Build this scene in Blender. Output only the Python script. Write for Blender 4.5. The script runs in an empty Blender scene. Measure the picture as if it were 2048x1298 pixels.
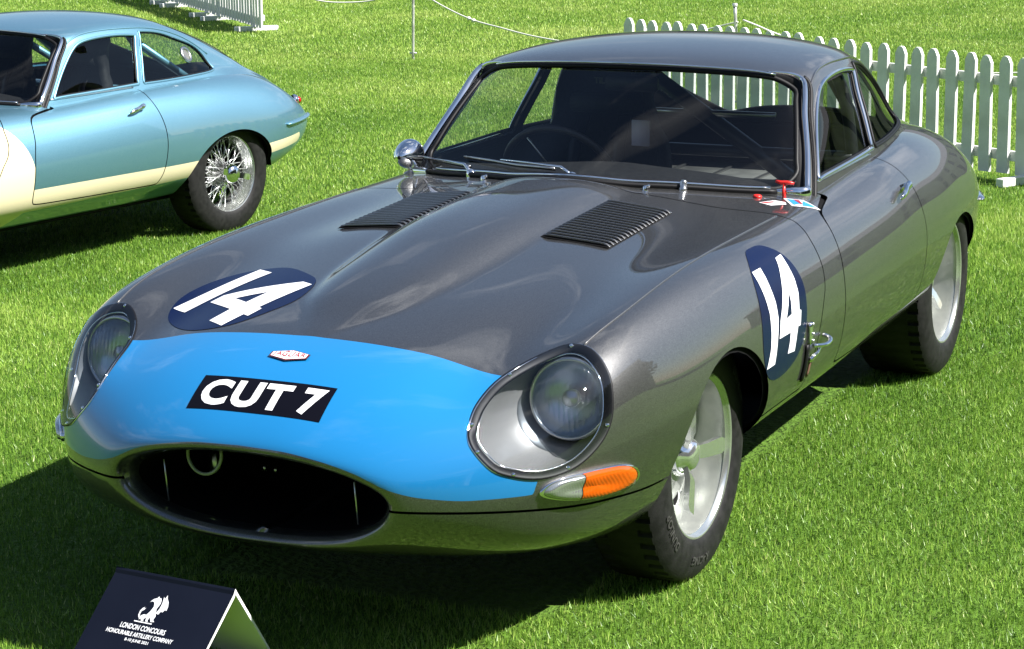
import bpy, bmesh, math, random
import numpy as np
from mathutils import Vector, Matrix
from mathutils.bvhtree import BVHTree
from math import radians, sin, cos, pi

rng = np.random.default_rng(14)
random.seed(14)
SC = bpy.context.scene
COL = SC.collection

# ------------------------------------------------------------------ camera
CAM_POS = (2.6534, -5.4167, 1.9004)
CAM_YAW, CAM_PITCH, CAM_ROLL = -0.4244, -0.2128, -0.0085
def cam_axes():
    f = Vector((sin(CAM_YAW)*cos(CAM_PITCH), cos(CAM_YAW)*cos(CAM_PITCH), sin(CAM_PITCH)))
    r = Vector((cos(CAM_YAW), -sin(CAM_YAW), 0)); u = r.cross(f)
    return r*cos(CAM_ROLL)+u*sin(CAM_ROLL), -r*sin(CAM_ROLL)+u*cos(CAM_ROLL), f
_r, _u, _f = cam_axes()
cd = bpy.data.cameras.new('camera'); cam = bpy.data.objects.new('camera', cd); COL.objects.link(cam)
cam.matrix_world = Matrix(((_r.x, _u.x, -_f.x, CAM_POS[0]), (_r.y, _u.y, -_f.y, CAM_POS[1]), (_r.z, _u.z, -_f.z, CAM_POS[2]), (0, 0, 0, 1)))
cd.sensor_width = 36.0; cd.sensor_fit = 'HORIZONTAL'; cd.lens = 4724.5/2048*36
cd.clip_start = 0.05; cd.clip_end = 3000
SC.camera = cam

# ------------------------------------------------------------------ sky, sun, exposure
SUN_DIR = Vector((0.92, 0.12, 1.0)).normalized()          # towards the sun
elev = math.asin(SUN_DIR.z); azim = math.atan2(SUN_DIR.x, SUN_DIR.y)
W = bpy.data.worlds.new('World'); SC.world = W; W.use_nodes = True
wn = W.node_tree.nodes; wl = W.node_tree.links; wn.clear()
sky = wn.new('ShaderNodeTexSky'); sky.sky_type = 'NISHITA'; sky.sun_disc = False
sky.sun_elevation = elev; sky.sun_rotation = azim
sky.air_density = 1.0; sky.dust_density = 0.6; sky.ozone_density = 1.5
bg = wn.new('ShaderNodeBackground'); bg.inputs['Strength'].default_value = 0.050
wo = wn.new('ShaderNodeOutputWorld')
tcw = wn.new('ShaderNodeTexCoord'); mpw = wn.new('ShaderNodeMapping'); mpw.inputs['Scale'].default_value = (1, 1, 2.6)
cnz = wn.new('ShaderNodeTexNoise'); cnz.inputs['Scale'].default_value = 2.3; cnz.inputs['Detail'].default_value = 9; cnz.inputs['Roughness'].default_value = .58
wl.new(tcw.outputs['Generated'], mpw.inputs['Vector']); wl.new(mpw.outputs[0], cnz.inputs['Vector'])
crp = wn.new('ShaderNodeValToRGB'); crp.color_ramp.elements[0].position = .56; crp.color_ramp.elements[1].position = .74
wl.new(cnz.outputs['Fac'], crp.inputs[0])
cmx = wn.new('ShaderNodeMixRGB'); cmx.inputs[2].default_value = (9.5, 9.8, 10.5, 1)      # scattered fair-weather cloud
wl.new(crp.outputs[0], cmx.inputs[0]); wl.new(sky.outputs[0], cmx.inputs[1])
wl.new(cmx.outputs[0], bg.inputs[0]); wl.new(bg.outputs[0], wo.inputs[0])
sd = bpy.data.lights.new('sun', 'SUN'); sd.energy = 5.0; sd.angle = radians(0.53); sd.color = (1.0, 0.965, 0.92)
sun = bpy.data.objects.new('sun', sd); COL.objects.link(sun)
sun.rotation_euler = SUN_DIR.to_track_quat('Z', 'Y').to_euler(); sun.location = (8, 1, 10)
SC.view_settings.view_transform = 'Standard'; SC.view_settings.look = 'None'
SC.view_settings.exposure = 1.38; SC.view_settings.gamma = 1.0
try: SC.view_settings.use_curve_mapping = False
except Exception: pass
SC.cycles.max_bounces = 10; SC.cycles.transparent_max_bounces = 16; SC.cycles.glossy_bounces = 5
SC.cycles.transmission_bounces = 8; SC.cycles.use_denoising = True
SC.cycles.caustics_reflective = False; SC.cycles.caustics_refractive = False
SC.cycles.sample_clamp_indirect = 6.0

# ================================================================== geometry kernel
def bw(t):
    return np.array([(1-t)**3/6, (3*t**3-6*t**2+4)/6, (-3*t**3+3*t**2+3*t+1)/6, t**3/6])
def bmat(n, us):
    """rows: weights on n+2 control points (one phantom each side)"""
    M = np.zeros((len(us), n+2))
    for r, u in enumerate(us):
        i = min(int(u), n-2); t = u-i
        M[r, i:i+4] = bw(t)
    return M
def pad(P, mode0, mode1):
    """phantoms along axis 0. mode: 'nat' natural end, 'mir' mirror across x=0"""
    def ph(a, b, mode):
        if mode == 'mir':
            q = b.copy(); q[..., 0] *= -1; return q
        return 2*a-b
    return np.concatenate([ph(P[0], P[1], mode0)[None], P, ph(P[-1], P[-2], mode1)[None]], 0)
def surf(P, us, vs, mu=('nat', 'nat'), mv=('nat', 'nat'), it=3):
    """interpolating-ish bicubic B-spline surface through the grid P (n,m,3)"""
    P = np.asarray(P, float); n, m = P.shape[:2]
    def ev(C, u, v):
        Mu, Mv = bmat(n, u), bmat(m, v)
        A = np.einsum('ui,imk->umk', Mu, pad(C, *mu))
        A = np.transpose(pad(np.transpose(A, (1, 0, 2)), *mv), (1, 0, 2))
        return np.einsum('vj,ujk->uvk', Mv, A)
    C = P.copy()
    for _ in range(it):
        C = C+(P-ev(C, np.arange(n), np.arange(m)))
    return ev(C, np.asarray(us, float), np.asarray(vs, float))
def curve(P, n, closed=False, it=4):
    """smooth curve through points"""
    P = np.asarray(P, float)
    if closed:
        P = np.concatenate([P[-3:], P, P[:4]]); k0, k1 = 3, len(P)-4
    else: k0, k1 = 0, len(P)-1
    C = P.copy(); N = len(P)
    M0 = bmat(N, np.arange(N))
    for _ in range(it): C = C+(P-M0@pad(C, 'nat', 'nat'))
    us = np.linspace(k0, k1, n, endpoint=not closed)
    return bmat(N, us)@pad(C, 'nat', 'nat')
def interp(x, xs, ys):
    """C1 smooth interpolation (pchip-like via catmull) of table"""
    xs = np.asarray(xs, float); ys = np.asarray(ys, float)
    d = np.diff(ys)/np.diff(xs); m = np.zeros_like(ys)
    m[1:-1] = np.where(d[:-1]*d[1:] > 0, 2*d[:-1]*d[1:]/(d[:-1]+d[1:]+1e-12), 0); m[0] = d[0]; m[-1] = d[-1]
    x = np.clip(x, xs[0], xs[-1]); i = np.clip(np.searchsorted(xs, x)-1, 0, len(xs)-2)
    h = xs[i+1]-xs[i]; t = (x-xs[i])/h
    return ((2*t**3-3*t**2+1)*ys[i]+(t**3-2*t**2+t)*h*m[i]+(-2*t**3+3*t**2)*ys[i+1]+(t**3-t**2)*h*m[i+1])
def sstep(x, a, b):
    t = np.clip((x-a)/(b-a), 0, 1); return t*t*(3-2*t)

class Msh:
    """verts (N,3) + list of polygons, with polygon clipping by a per-vertex scalar"""
    def __init__(s, V, F): s.V = np.asarray(V, float); s.F = F
    @staticmethod
    def grid(G, flip=False):
        nu, nv = G.shape[:2]; V = G.reshape(nu*nv, -1)
        F = []
        for i in range(nu-1):
            for j in range(nv-1):
                a, b, c, d = i*nv+j, i*nv+j+1, (i+1)*nv+j+1, (i+1)*nv+j
                F.append((a, d, c, b) if flip else (a, b, c, d))
        return Msh(V, F)
    def clip(s, f, both=False):
        """keep f>0; with both=True return (pos, neg)"""
        f = np.asarray(f, float).copy(); f[np.abs(f) < 1e-6] = 1e-6
        pos = f > 0
        V = list(map(tuple, s.V)); cache = {}; P, N = [], []
        pl = pos.tolist(); fl = f.tolist()
        def cut(a, b):
            k = (a, b) if a < b else (b, a)
            if k not in cache:
                t = fl[k[0]]/(fl[k[0]]-fl[k[1]])
                p = s.V[k[0]]*(1-t)+s.V[k[1]]*t
                cache[k] = len(V); V.append(tuple(p))
            return cache[k]
        for face in s.F:
            st = [pl[v] for v in face]
            if all(st): P.append(face); continue
            if not any(st):
                if both: N.append(face)
                continue
            pp, nn = [], []
            for i, a in enumerate(face):
                b = face[(i+1) % len(face)]
                (pp if pl[a] else nn).append(a)
                if pl[a] != pl[b]:
                    c = cut(a, b); pp.append(c); nn.append(c)
            if len(pp) > 2: P.append(tuple(pp))
            if both and len(nn) > 2: N.append(tuple(nn))
        V = np.array(V)
        if both: return Msh(V, P).tidy(), Msh(V, N).tidy()
        return Msh(V, P).tidy()
    def tidy(s):
        used = np.zeros(len(s.V), bool)
        for f in s.F: used[list(f)] = True
        mp = np.cumsum(used)-1
        mp = mp.tolist()
        s.F = [tuple(mp[i] for i in f) for f in s.F]; s.V = s.V[used]
        return s
    def mirrored(s): return Msh(s.V*([-1]+[1]*(s.V.shape[1]-1)), [tuple(reversed(f)) for f in s.F])
    def joined(s, o, weld=True):
        n = len(s.V); m = Msh(np.concatenate([s.V, o.V]), list(s.F)+[tuple(i+n for i in f) for f in o.F])
        return m.weld() if weld else m
    def weld(s, tol=2e-5):
        key = np.round(s.V[:, :3]/tol).astype(np.int64)
        _, idx, inv = np.unique(key, axis=0, return_index=True, return_inverse=True)
        inv = inv.reshape(-1).tolist(); F = []; s.keep = []
        for fi, f in enumerate(s.F):
            g = [inv[i] for i in f]; g = [a for k, a in enumerate(g) if a != g[k-1]]
            if len(g) > 2 and len(set(g)) == len(g): F.append(tuple(g)); s.keep.append(fi)
        s.V = s.V[idx]; s.F = F
        return s
    def normals(s):
        V = s.V[:, :3]; N = np.zeros_like(V)
        A = np.array([f[:4] if len(f) >= 4 else (f[0], f[1], f[2], f[2]) for f in s.F])
        n = np.cross(V[A[:, 2]]-V[A[:, 0]], V[A[:, 3]]-V[A[:, 1]])
        t = np.array([len(f) == 3 for f in s.F])
        n[t] = np.cross(V[A[t, 1]]-V[A[t, 0]], V[A[t, 2]]-V[A[t, 0]])
        for k in range(4): np.add.at(N, A[:, k], n)
        return N/(np.linalg.norm(N, axis=1, keepdims=True)+1e-12)
    def offset(s, d):
        V = s.V.copy(); V[:, :3] += s.normals()*d
        return Msh(V, s.F)
    def bvh(s): return BVHTree.FromPolygons([tuple(v[:3]) for v in s.V], s.F)

def sdf_poly(p, poly, closed=True):
    """signed distance (neg inside) of points p (N,2) to polygon"""
    p = np.asarray(p, float); poly = np.asarray(poly, float)
    d2 = np.full(len(p), 1e9); ins = np.zeros(len(p), bool)
    n = len(poly)
    for i in range(n if closed else n-1):
        a = poly[i]; b = poly[(i+1) % n]; e = b-a; w = p-a
        t = np.clip((w@e)/(e@e+1e-15), 0, 1); q = w-t[:, None]*e
        d2 = np.minimum(d2, (q*q).sum(1))
        if closed:
            c = (a[1] > p[:, 1]) != (b[1] > p[:, 1])
            with np.errstate(divide='ignore', invalid='ignore'):
                xx = a[0]+(p[:, 1]-a[1])/(b[1]-a[1])*(b[0]-a[0])
            ins ^= c & (p[:, 0] < xx)
    d = np.sqrt(d2)
    return np.where(ins, -d, d) if closed else d

# ------------------------------------------------------------------ object helpers
def mk(name, V, F, mat, parent=None, smooth=True, flat_angle=None):
    me = bpy.data.meshes.new(name)
    me.from_pydata([tuple(map(float, v[:3])) for v in V], [], [tuple(map(int, f)) for f in F])
    if isinstance(mat, (list, tuple)):
        for m in mat: me.materials.append(m)
    elif mat is not None: me.materials.append(mat)
    if smooth:
        me.polygons.foreach_set('use_smooth', [True]*len(me.polygons))
        if flat_angle is not None:
            me.set_sharp_from_angle(angle=radians(flat_angle))
    me.update()
    o = bpy.data.objects.new(name, me); COL.objects.link(o)
    if parent is not None: o.parent = parent
    return o
def mko(name, m, mat, parent=None, **k): return mk(name, m.V, m.F, mat, parent, **k)
def empty(name, loc=(0, 0, 0), rz=0.0, label=None, cat=None, group=None):
    o = bpy.data.objects.new(name, None); COL.objects.link(o); o.empty_display_size = 0.1
    o.location = loc; o.rotation_euler = (0, 0, rz)
    tag(o, label, cat, group); return o
def tag(o, label=None, cat=None, group=None, kind=None):
    if label: o['label'] = label
    if cat: o['category'] = cat
    if group: o['group'] = group
    if kind: o['kind'] = kind
    return o
class MB:
    """collects primitive shapes into one mesh"""
    def __init__(s): s.V = []; s.F = []
    def add(s, V, F):
        n = len(s.V); s.V += [tuple(map(float, v)) for v in V]; s.F += [tuple(i+n for i in f) for f in F]; return s
    def addm(s, m): return s.add(m.V[:, :3], m.F)
    def tube(s, P, r, n=10, closed=False, cap=True, up=None, flat=1.0):
        """tube along polyline P, radius r (number or per-point), flat = scale of second axis"""
        P = np.asarray(P, float); k = len(P); r = np.broadcast_to(np.asarray(r, float), (k,))
        T = (np.roll(P, -1, 0)-np.roll(P, 1, 0)) if closed else np.gradient(P, axis=0)
        T /= np.linalg.norm(T, axis=1, keepdims=True)+1e-12
        ref = np.array([0, 0, 1.]) if up is None else np.asarray(up, float)
        if up is None and abs(T[0]@ref) > .9: ref = np.array([1., 0, 0])
        A = ref-(ref@T[0])*T[0]; A /= np.linalg.norm(A); V = []
        for i in range(k):
            A = A-(A@T[i])*T[i]; A /= np.linalg.norm(A)+1e-12; B = np.cross(T[i], A)
            for j in range(n):
                th = 2*pi*j/n; V.append(P[i]+r[i]*(cos(th)*A*flat+sin(th)*B))
        F = []
        for i in range(k if closed else k-1):
            i2 = (i+1) % k
            for j in range(n):
                j2 = (j+1) % n; F.append((i*n+j, i*n+j2, i2*n+j2, i2*n+j))
        if cap and not closed:
            F.append(tuple(range(n-1, -1, -1))); F.append(tuple((k-1)*n+j for j in range(n)))
        return s.add(V, F)
    def lathe(s, prof, n=32, M=None, close=False):
        """prof list of (r, h) revolved about +z, then transformed by 4x4 M"""
        V = []; k = len(prof)
        for r_, h in prof:
            for j in range(n):
                th = 2*pi*j/n; V.append((r_*cos(th), r_*sin(th), h))
        F = []
        for i in range(k if close else k-1):
            i2 = (i+1) % k
            for j in range(n):
                j2 = (j+1) % n; F.append((i*n+j, i*n+j2, i2*n+j2, i2*n+j))
        if M is not None: V = [tuple(M@Vector(v)) for v in V]
        return s.add(V, F)
    def box(s, c, d, M=None, bev=0.0):
        cx, cy, cz = c; x, y, z = d[0]/2, d[1]/2, d[2]/2
        if bev > 0:
            V = []
            for sz, e in ((-1, 1), (-1, 0), (1, 0), (1, 1)):
                zz = sz*(z-(bev if e == 0 else 0)); b = bev*e
                for sx, sy in ((-1, -1), (1, -1), (1, 1), (-1, 1)):
                    V.append((cx+sx*(x-b), cy+sy*(y-b), cz+zz))
            F = [(3, 2, 1, 0), (12, 13, 14, 15)]
            for i in range(3):
                for j in range(4): F.append((i*4+j, i*4+(j+1) % 4, i*4+4+(j+1) % 4, i*4+4+j))
        else:
            V = [(cx+sx*x, cy+sy*y, cz+sz*z) for sz in (-1, 1) for sx, sy in ((-1, -1), (1, -1), (1, 1), (-1, 1))]
            F = [(3, 2, 1, 0), (4, 5, 6, 7), (0, 1, 5, 4), (1, 2, 6, 5), (2, 3, 7, 6), (3, 0, 4, 7)]
        if M is not None: V = [tuple(M@Vector(v)) for v in V]
        return s.add(V, F)
    def build(s, name, mat, parent=None, **k): return mk(name, s.V, s.F, mat, parent, **k)
def frame(o, z, x=None):
    """4x4 with local +z along z at origin o"""
    z = Vector(z).normalized(); x = Vector(x) if x is not None else (Vector((0, 0, 1)) if abs(z.z) < .9 else Vector((0, 1, 0)))
    x = (x-x.dot(z)*z).normalized(); y = z.cross(x)
    return Matrix(((x.x, y.x, z.x, o[0]), (x.y, y.y, z.y, o[1]), (x.z, y.z, z.z, o[2]), (0, 0, 0, 1)))

# ================================================================== materials
MATS = {}
def pmat(name, col, rough=.5, metal=0.0, coat=0.0, coat_rough=.03, spec=.5, **k):
    m = bpy.data.materials.new(name); m.use_nodes = True
    b = m.node_tree.nodes['Principled BSDF']
    b.inputs['Base Color'].default_value = (*col, 1); b.inputs['Roughness'].default_value = rough
    b.inputs['Metallic'].default_value = metal; b.inputs['Coat Weight'].default_value = coat
    b.inputs['Coat Roughness'].default_value = coat_rough; b.inputs['Specular IOR Level'].default_value = spec
    for kk, v in k.items(): b.inputs[kk].default_value = v
    MATS[name] = m; return m
def nodes(m): return m.node_tree.nodes, m.node_tree.links, m.node_tree.nodes['Principled BSDF']
def add_noise(m, scale, c0, c1, detail=4, rough_rng=None, bump=0.0, bump_scale=None, coords='Object', p0=.35, p1=.65):
    n, l, b = nodes(m)
    tc = n.new('ShaderNodeTexCoord'); nz = n.new('ShaderNodeTexNoise'); nz.inputs['Scale'].default_value = scale; nz.inputs['Detail'].default_value = detail
    l.new(tc.outputs[coords], nz.inputs['Vector'])
    r = n.new('ShaderNodeValToRGB'); r.color_ramp.elements[0].position = p0; r.color_ramp.elements[1].position = p1
    r.color_ramp.elements[0].color = (*c0, 1); r.color_ramp.elements[1].color = (*c1, 1)
    l.new(nz.outputs['Fac'], r.inputs[0]); l.new(r.outputs[0], b.inputs['Base Color'])
    if rough_rng:
        mp = n.new('ShaderNodeMapRange'); mp.inputs['To Min'].default_value = rough_rng[0]; mp.inputs['To Max'].default_value = rough_rng[1]
        l.new(nz.outputs['Fac'], mp.inputs['Value']); l.new(mp.outputs[0], b.inputs['Roughness'])
    if bump:
        n2 = n.new('ShaderNodeTexNoise'); n2.inputs['Scale'].default_value = bump_scale or scale*4; n2.inputs['Detail'].default_value = 3
        l.new(tc.outputs[coords], n2.inputs['Vector'])
        bp = n.new('ShaderNodeBump'); bp.inputs['Strength'].default_value = bump; bp.inputs['Distance'].default_value = .01
        l.new(n2.outputs['Fac'], bp.inputs['Height']); l.new(bp.outputs[0], b.inputs['Normal'])
    return m
def paint(name, col, flake, metal=.75, rough=.36):
    """metallic basecoat under clear coat, with a fine flake sparkle and faint dust"""
    m = pmat(name, col, rough, metal, 1.0, .02, **{'Coat IOR': 1.8})
    n, l, b = nodes(m); tc = n.new('ShaderNodeTexCoord')
    v = n.new('ShaderNodeTexNoise'); v.inputs['Scale'].default_value = 900; v.inputs['Detail'].default_value = 2
    l.new(tc.outputs['Object'], v.inputs['Vector'])
    r = n.new('ShaderNodeValToRGB'); r.color_ramp.elements[0].position = .35; r.color_ramp.elements[1].position = .75
    r.color_ramp.elements[0].color = (*col, 1); r.color_ramp.elements[1].color = (*flake, 1)
    l.new(v.outputs['Fac'], r.inputs[0]); l.new(r.outputs[0], b.inputs['Base Color'])
    d = n.new('ShaderNodeTexNoise'); d.inputs['Scale'].default_value = 6; d.inputs['Detail'].default_value = 5
    l.new(tc.outputs['Object'], d.inputs['Vector'])
    mp = n.new('ShaderNodeMapRange'); mp.inputs['From Min'].default_value = .4; mp.inputs['From Max'].default_value = .8
    mp.inputs['To Min'].default_value = .004; mp.inputs['To Max'].default_value = .022
    l.new(d.outputs['Fac'], mp.inputs['Value']); l.new(mp.outputs[0], b.inputs['Coat Roughness'])
    return m
def glass(name, tint, base_reflect=.05, haze=0.0):
    m = bpy.data.materials.new(name); m.use_nodes = True; n = m.node_tree.nodes; l = m.node_tree.links; n.clear()
    o = n.new('ShaderNodeOutputMaterial'); mx = n.new('ShaderNodeMixShader'); t = n.new('ShaderNodeBsdfTransparent')
    g = n.new('ShaderNodeBsdfGlossy'); g.inputs['Roughness'].default_value = .01
    t.inputs[0].default_value = (*tint, 1)
    fr = n.new('ShaderNodeLayerWeight'); fr.inputs['Blend'].default_value = .5          # thin sheet: Schlick from either face
    pw = n.new('ShaderNodeMath'); pw.operation = 'POWER'; pw.inputs[1].default_value = 5.0; l.new(fr.outputs['Facing'], pw.inputs[0])
    mm = n.new('ShaderNodeMath'); mm.operation = 'MULTIPLY_ADD'; mm.inputs[1].default_value = .92; mm.inputs[2].default_value = base_reflect
    mm.use_clamp = True
    l.new(pw.outputs[0], mm.inputs[0]); l.new(mm.outputs[0], mx.inputs[0]); l.new(t.outputs[0], mx.inputs[1]); l.new(g.outputs[0], mx.inputs[2])
    if haze:
        df = n.new('ShaderNodeBsdfDiffuse'); df.inputs[0].default_value = (.75, .78, .8, 1); m2 = n.new('ShaderNodeMixShader')
        tc = n.new('ShaderNodeTexCoord'); nz = n.new('ShaderNodeTexNoise'); nz.inputs['Scale'].default_value = 5; nz.inputs['Detail'].default_value = 6
        l.new(tc.outputs['Object'], nz.inputs['Vector'])
        mp = n.new('ShaderNodeMapRange'); mp.inputs['From Min'].default_value = .45; mp.inputs['From Max'].default_value = .8; mp.inputs['To Min'].default_value = .0; mp.inputs['To Max'].default_value = haze
        l.new(nz.outputs['Fac'], mp.inputs['Value']); l.new(mp.outputs[0], m2.inputs[0])
        l.new(mx.outputs[0], m2.inputs[1]); l.new(df.outputs[0], m2.inputs[2]); l.new(m2.outputs[0], o.inputs[0])
    else: l.new(mx.outputs[0], o.inputs[0])
    MATS[name] = m; return m

GREY = paint('gunmetal_paint', (.044, .0440, .0445), (.225, .223, .220), .95, .48)
SKYBLUE = pmat('nose_blue_paint', (.008, .158, .385), .30, 0, 1.0, .02)
BLUEP = paint('opal_blue_paint', (.095, .255, .355), (.23, .43, .53), .75, .44)
CREAM = pmat('cream_paint', (.66, .59, .39), .3, 0, .8, .03)
NAVY = pmat('navy_vinyl', (.0012, .0045, .028), .22, 0, 0, .04, .2)
WHITEV = pmat('white_vinyl', (.74, .74, .76), .35, 0, .3)
BLACKV = pmat('black_vinyl', (.003, .003, .006), .35, 0, 0, spec=.14)
REDV = pmat('red_enamel', (.28, .012, .02), .4)
REDP = pmat('red_plastic', (.62, .02, .015), .35)
BLUEV = pmat('blue_vinyl', (.02, .22, .62), .35)
CHROME = pmat('chrome', (.86, .87, .88), .045, 1.0)
STEEL = pmat('brushed_steel', (.55, .55, .55), .28, 1.0)
SILVER = add_noise(pmat('wheel_silver', (.42, .44, .42), .30, .6, .4), 30, (.39, .41, .39), (.46, .48, .45))
LIP = pmat('polished_rim', (.60, .62, .60), .20, .85)
SCOOP = pmat('headlamp_scoop', (.36, .36, .355), .30, .6)
RUBBER = add_noise(pmat('tyre_rubber', (.014, .014, .014), .62, 0, 0, spec=.22), 40, (.008, .008, .008), (.015, .015, .0145), rough_rng=(.5, .72), bump=.15, bump_scale=300)
SEAL = pmat('black_rubber', (.005, .005, .006), .5, spec=.22)
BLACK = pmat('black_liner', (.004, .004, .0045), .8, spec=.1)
TRIM = add_noise(pmat('black_trim', (.008, .008, .009), .65, spec=.2), 60, (.005, .005, .006), (.011, .011, .012), bump=.3, bump_scale=400)
CAGE = pmat('cage_paint', (.012, .013, .016), .4, .1, .2)
GREYTRIM = add_noise(pmat('grey_panel', (.16, .16, .155), .5, .3), 12, (.12, .12, .118), (.20, .20, .19))
LILAC = pmat('pale_label', (.50, .48, .62), .6)
AMBER = pmat('amber_lens', (.47, .070, .0015), .14, 0, .6)
CLEARL = pmat('clear_lens', (.42, .44, .43), .12, .75, .8)
REDL = pmat('red_lens', (.35, .008, .006), .12, 0, .5)
LAMPG = glass('lamp_cover_glass', (.90, .92, .94), .06)
WSG = glass('windscreen_glass', (.90, .93, .92), .05)
SIDEG = glass('side_glass', (.76, .81, .80), .05)
LENSG = glass('lamp_lens', (.84, .88, .92), .10)
def flute(m):
    n, l = m.node_tree.nodes, m.node_tree.links; tc = n.new('ShaderNodeTexCoord'); w = n.new('ShaderNodeTexWave'); w.inputs['Scale'].default_value = 26; w.inputs['Distortion'].default_value = 1.2; w.inputs['Detail'].default_value = 2
    l.new(tc.outputs['Object'], w.inputs['Vector']); bp = n.new('ShaderNodeBump'); bp.inputs['Strength'].default_value = .35; bp.inputs['Distance'].default_value = .004
    l.new(w.outputs['Fac'], bp.inputs['Height'])
    for x in n:
        if x.type == 'BSDF_GLOSSY': l.new(bp.outputs[0], x.inputs['Normal']); x.inputs['Roughness'].default_value = .06
flute(LENSG)
REFL = pmat('lamp_reflector', (.62, .65, .70), .28, 1.0)
def lens_ribs(m):
    n, l, b = nodes(m); tc = n.new('ShaderNodeTexCoord'); w = n.new('ShaderNodeTexWave'); w.inputs['Scale'].default_value = 85; w.inputs['Distortion'].default_value = .3
    l.new(tc.outputs['Object'], w.inputs['Vector']); bp = n.new('ShaderNodeBump'); bp.inputs['Strength'].default_value = .18; bp.inputs['Distance'].default_value = .002
    l.new(w.outputs['Fac'], bp.inputs['Height']); l.new(bp.outputs[0], b.inputs['Normal'])
lens_ribs(AMBER); lens_ribs(CLEARL)

# ================================================================== car body surfaces (one half, car's left = +x, front = -y, origin under the front axle)
_R = [
 [(0,-1.015,.508),(.10,-1.014,.505),(.19,-1.008,.493),(.262,-1.0,.475),(.312,-.99,.453),(.337,-.98,.432),(.345,-.975,.412),(.340,-.972,.394),(.322,-.968,.372),(.28,-.962,.346),(.21,-.955,.323),(.11,-.948,.309),(0,-.945,.305)],
 [(0,-1.03,.535),(.105,-1.03,.532),(.205,-1.025,.52),(.285,-1.015,.502),(.345,-1.003,.478),(.378,-.993,.45),(.388,-.985,.415),(.382,-.98,.388),(.36,-.975,.358),(.31,-.968,.325),(.235,-.962,.298),(.12,-.956,.283),(0,-.953,.28)],
 [(0,-.94,.612),(.13,-.94,.609),(.26,-.93,.597),(.37,-.915,.577),(.455,-.90,.548),(.515,-.895,.50),(.54,-.89,.435),(.535,-.885,.38),(.505,-.875,.33),(.435,-.865,.29),(.33,-.855,.265),(.17,-.85,.255),(0,-.85,.253)],
 [(0,-.78,.686),(.15,-.78,.683),(.31,-.775,.667),(.45,-.765,.638),(.56,-.75,.626),(.645,-.75,.572),(.666,-.755,.47),(.656,-.75,.39),(.635,-.745,.315),(.555,-.735,.265),(.43,-.72,.24),(.22,-.7,.232),(0,-.7,.232)],
 [(0,-.57,.727),(.16,-.57,.726),(.33,-.57,.712),(.48,-.57,.688),(.62,-.57,.706),(.715,-.57,.65),(.740,-.57,.52),(.730,-.57,.41),(.695,-.56,.31),(.635,-.55,.245),(.5,-.53,.22),(.25,-.5,.215),(0,-.5,.215)],
]
_S = [ # y, z0, z1@.17, z2@.34, (x3,z3), seam, 5, 6, widest, 8, 9, 10, 11z
 (-.36,.757,.756,.748,(.5,.733),(.64,.751),(.735,.695),(.780,.56),(.776,.44),(.738,.325),(.68,.245),(.56,.21),.20),
 (-.10,.785,.784,.778,(.5,.770),(.65,.778),(.75,.722),(.803,.59),(.807,.46),(.772,.345),(.70,.252),(.58,.205),.195),
 (.15,.812,.810,.801,(.5,.785),(.655,.791),(.757,.737),(.813,.605),(.820,.475),(.785,.352),(.697,.275),(.595,.228),.212),
 (.40,.828,.825,.813,(.5,.795),(.66,.797),(.762,.743),(.818,.615),(.828,.485),(.79,.358),(.697,.284),(.60,.240),.222),
 (.65,.842,.838,.824,(.5,.806),(.66,.801),(.763,.746),(.82,.62),(.829,.49),(.793,.36),(.697,.287),(.60,.243),.225),
 (.90,.853,.849,.834,(.5,.815),(.66,.803),(.764,.748),(.82,.625),(.829,.50),(.793,.363),(.697,.287),(.60,.243),.225),
 (1.15,.860,.855,.842,(.5,.824),(.66,.806),(.764,.75),(.818,.63),(.827,.505),(.792,.365),(.697,.287),(.60,.243),.225),
 (1.42,.845,.843,.838,(.5,.828),(.66,.814),(.764,.755),(.816,.635),(.824,.51),(.79,.37),(.697,.287),(.60,.243),.225),
 (1.70,.845,.844,.84,(.5,.834),(.66,.823),(.762,.762),(.813,.64),(.82,.515),(.787,.372),(.697,.287),(.60,.243),.225),
 (2.00,.838,.838,.836,(.5,.834),(.643,.826),(.746,.766),(.801,.647),(.811,.522),(.783,.38),(.695,.29),(.60,.245),.225),
 (2.30,.832,.832,.832,(.5,.834),(.618,.828),(.723,.769),(.784,.656),(.798,.532),(.778,.392),(.693,.293),(.59,.245),.225),
 (2.60,.818,.818,.82,(.46,.824),(.57,.819),(.686,.762),(.758,.652),(.776,.537),(.765,.405),(.69,.295),(.575,.24),.23),
 (2.90, 0.783, 0.783, 0.786, (0.42, 0.794), (0.515, 0.788), (0.635, 0.7342), (0.715, 0.6404), (0.737, 0.5378), (0.72, 0.4152), (0.65, 0.3226), (0.54, 0.2788), 0.27),
 (3.15, 0.715, 0.715, 0.718, (0.34, 0.722), (0.425, 0.718), (0.54, 0.6735), (0.62, 0.602), (0.645, 0.524), (0.63, 0.431), (0.575, 0.363), (0.47, 0.3315), 0.325),
 (3.35, 0.632, 0.632, 0.633, (0.24, 0.635), (0.305, 0.63), (0.415, 0.601), (0.49, 0.552), (0.515, 0.509), (0.5, 0.456), (0.45, 0.408), (0.36, 0.389), 0.385),
 (3.455, 0.575, 0.575, 0.575, (0.13, 0.575), (0.17, 0.572), (0.23, 0.5585), (0.275, 0.533), (0.29, 0.511), (0.28, 0.484), (0.25, 0.462), (0.2, 0.4535), 0.455),
 (3.485, 0.515, 0.515, 0.515, (0.02, 0.515), (0.03, 0.515), (0.04, 0.516), (0.045, 0.512), (0.05, 0.514), (0.045, 0.516), (0.04, 0.518), (0.03, 0.519), 0.525),
]
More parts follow.
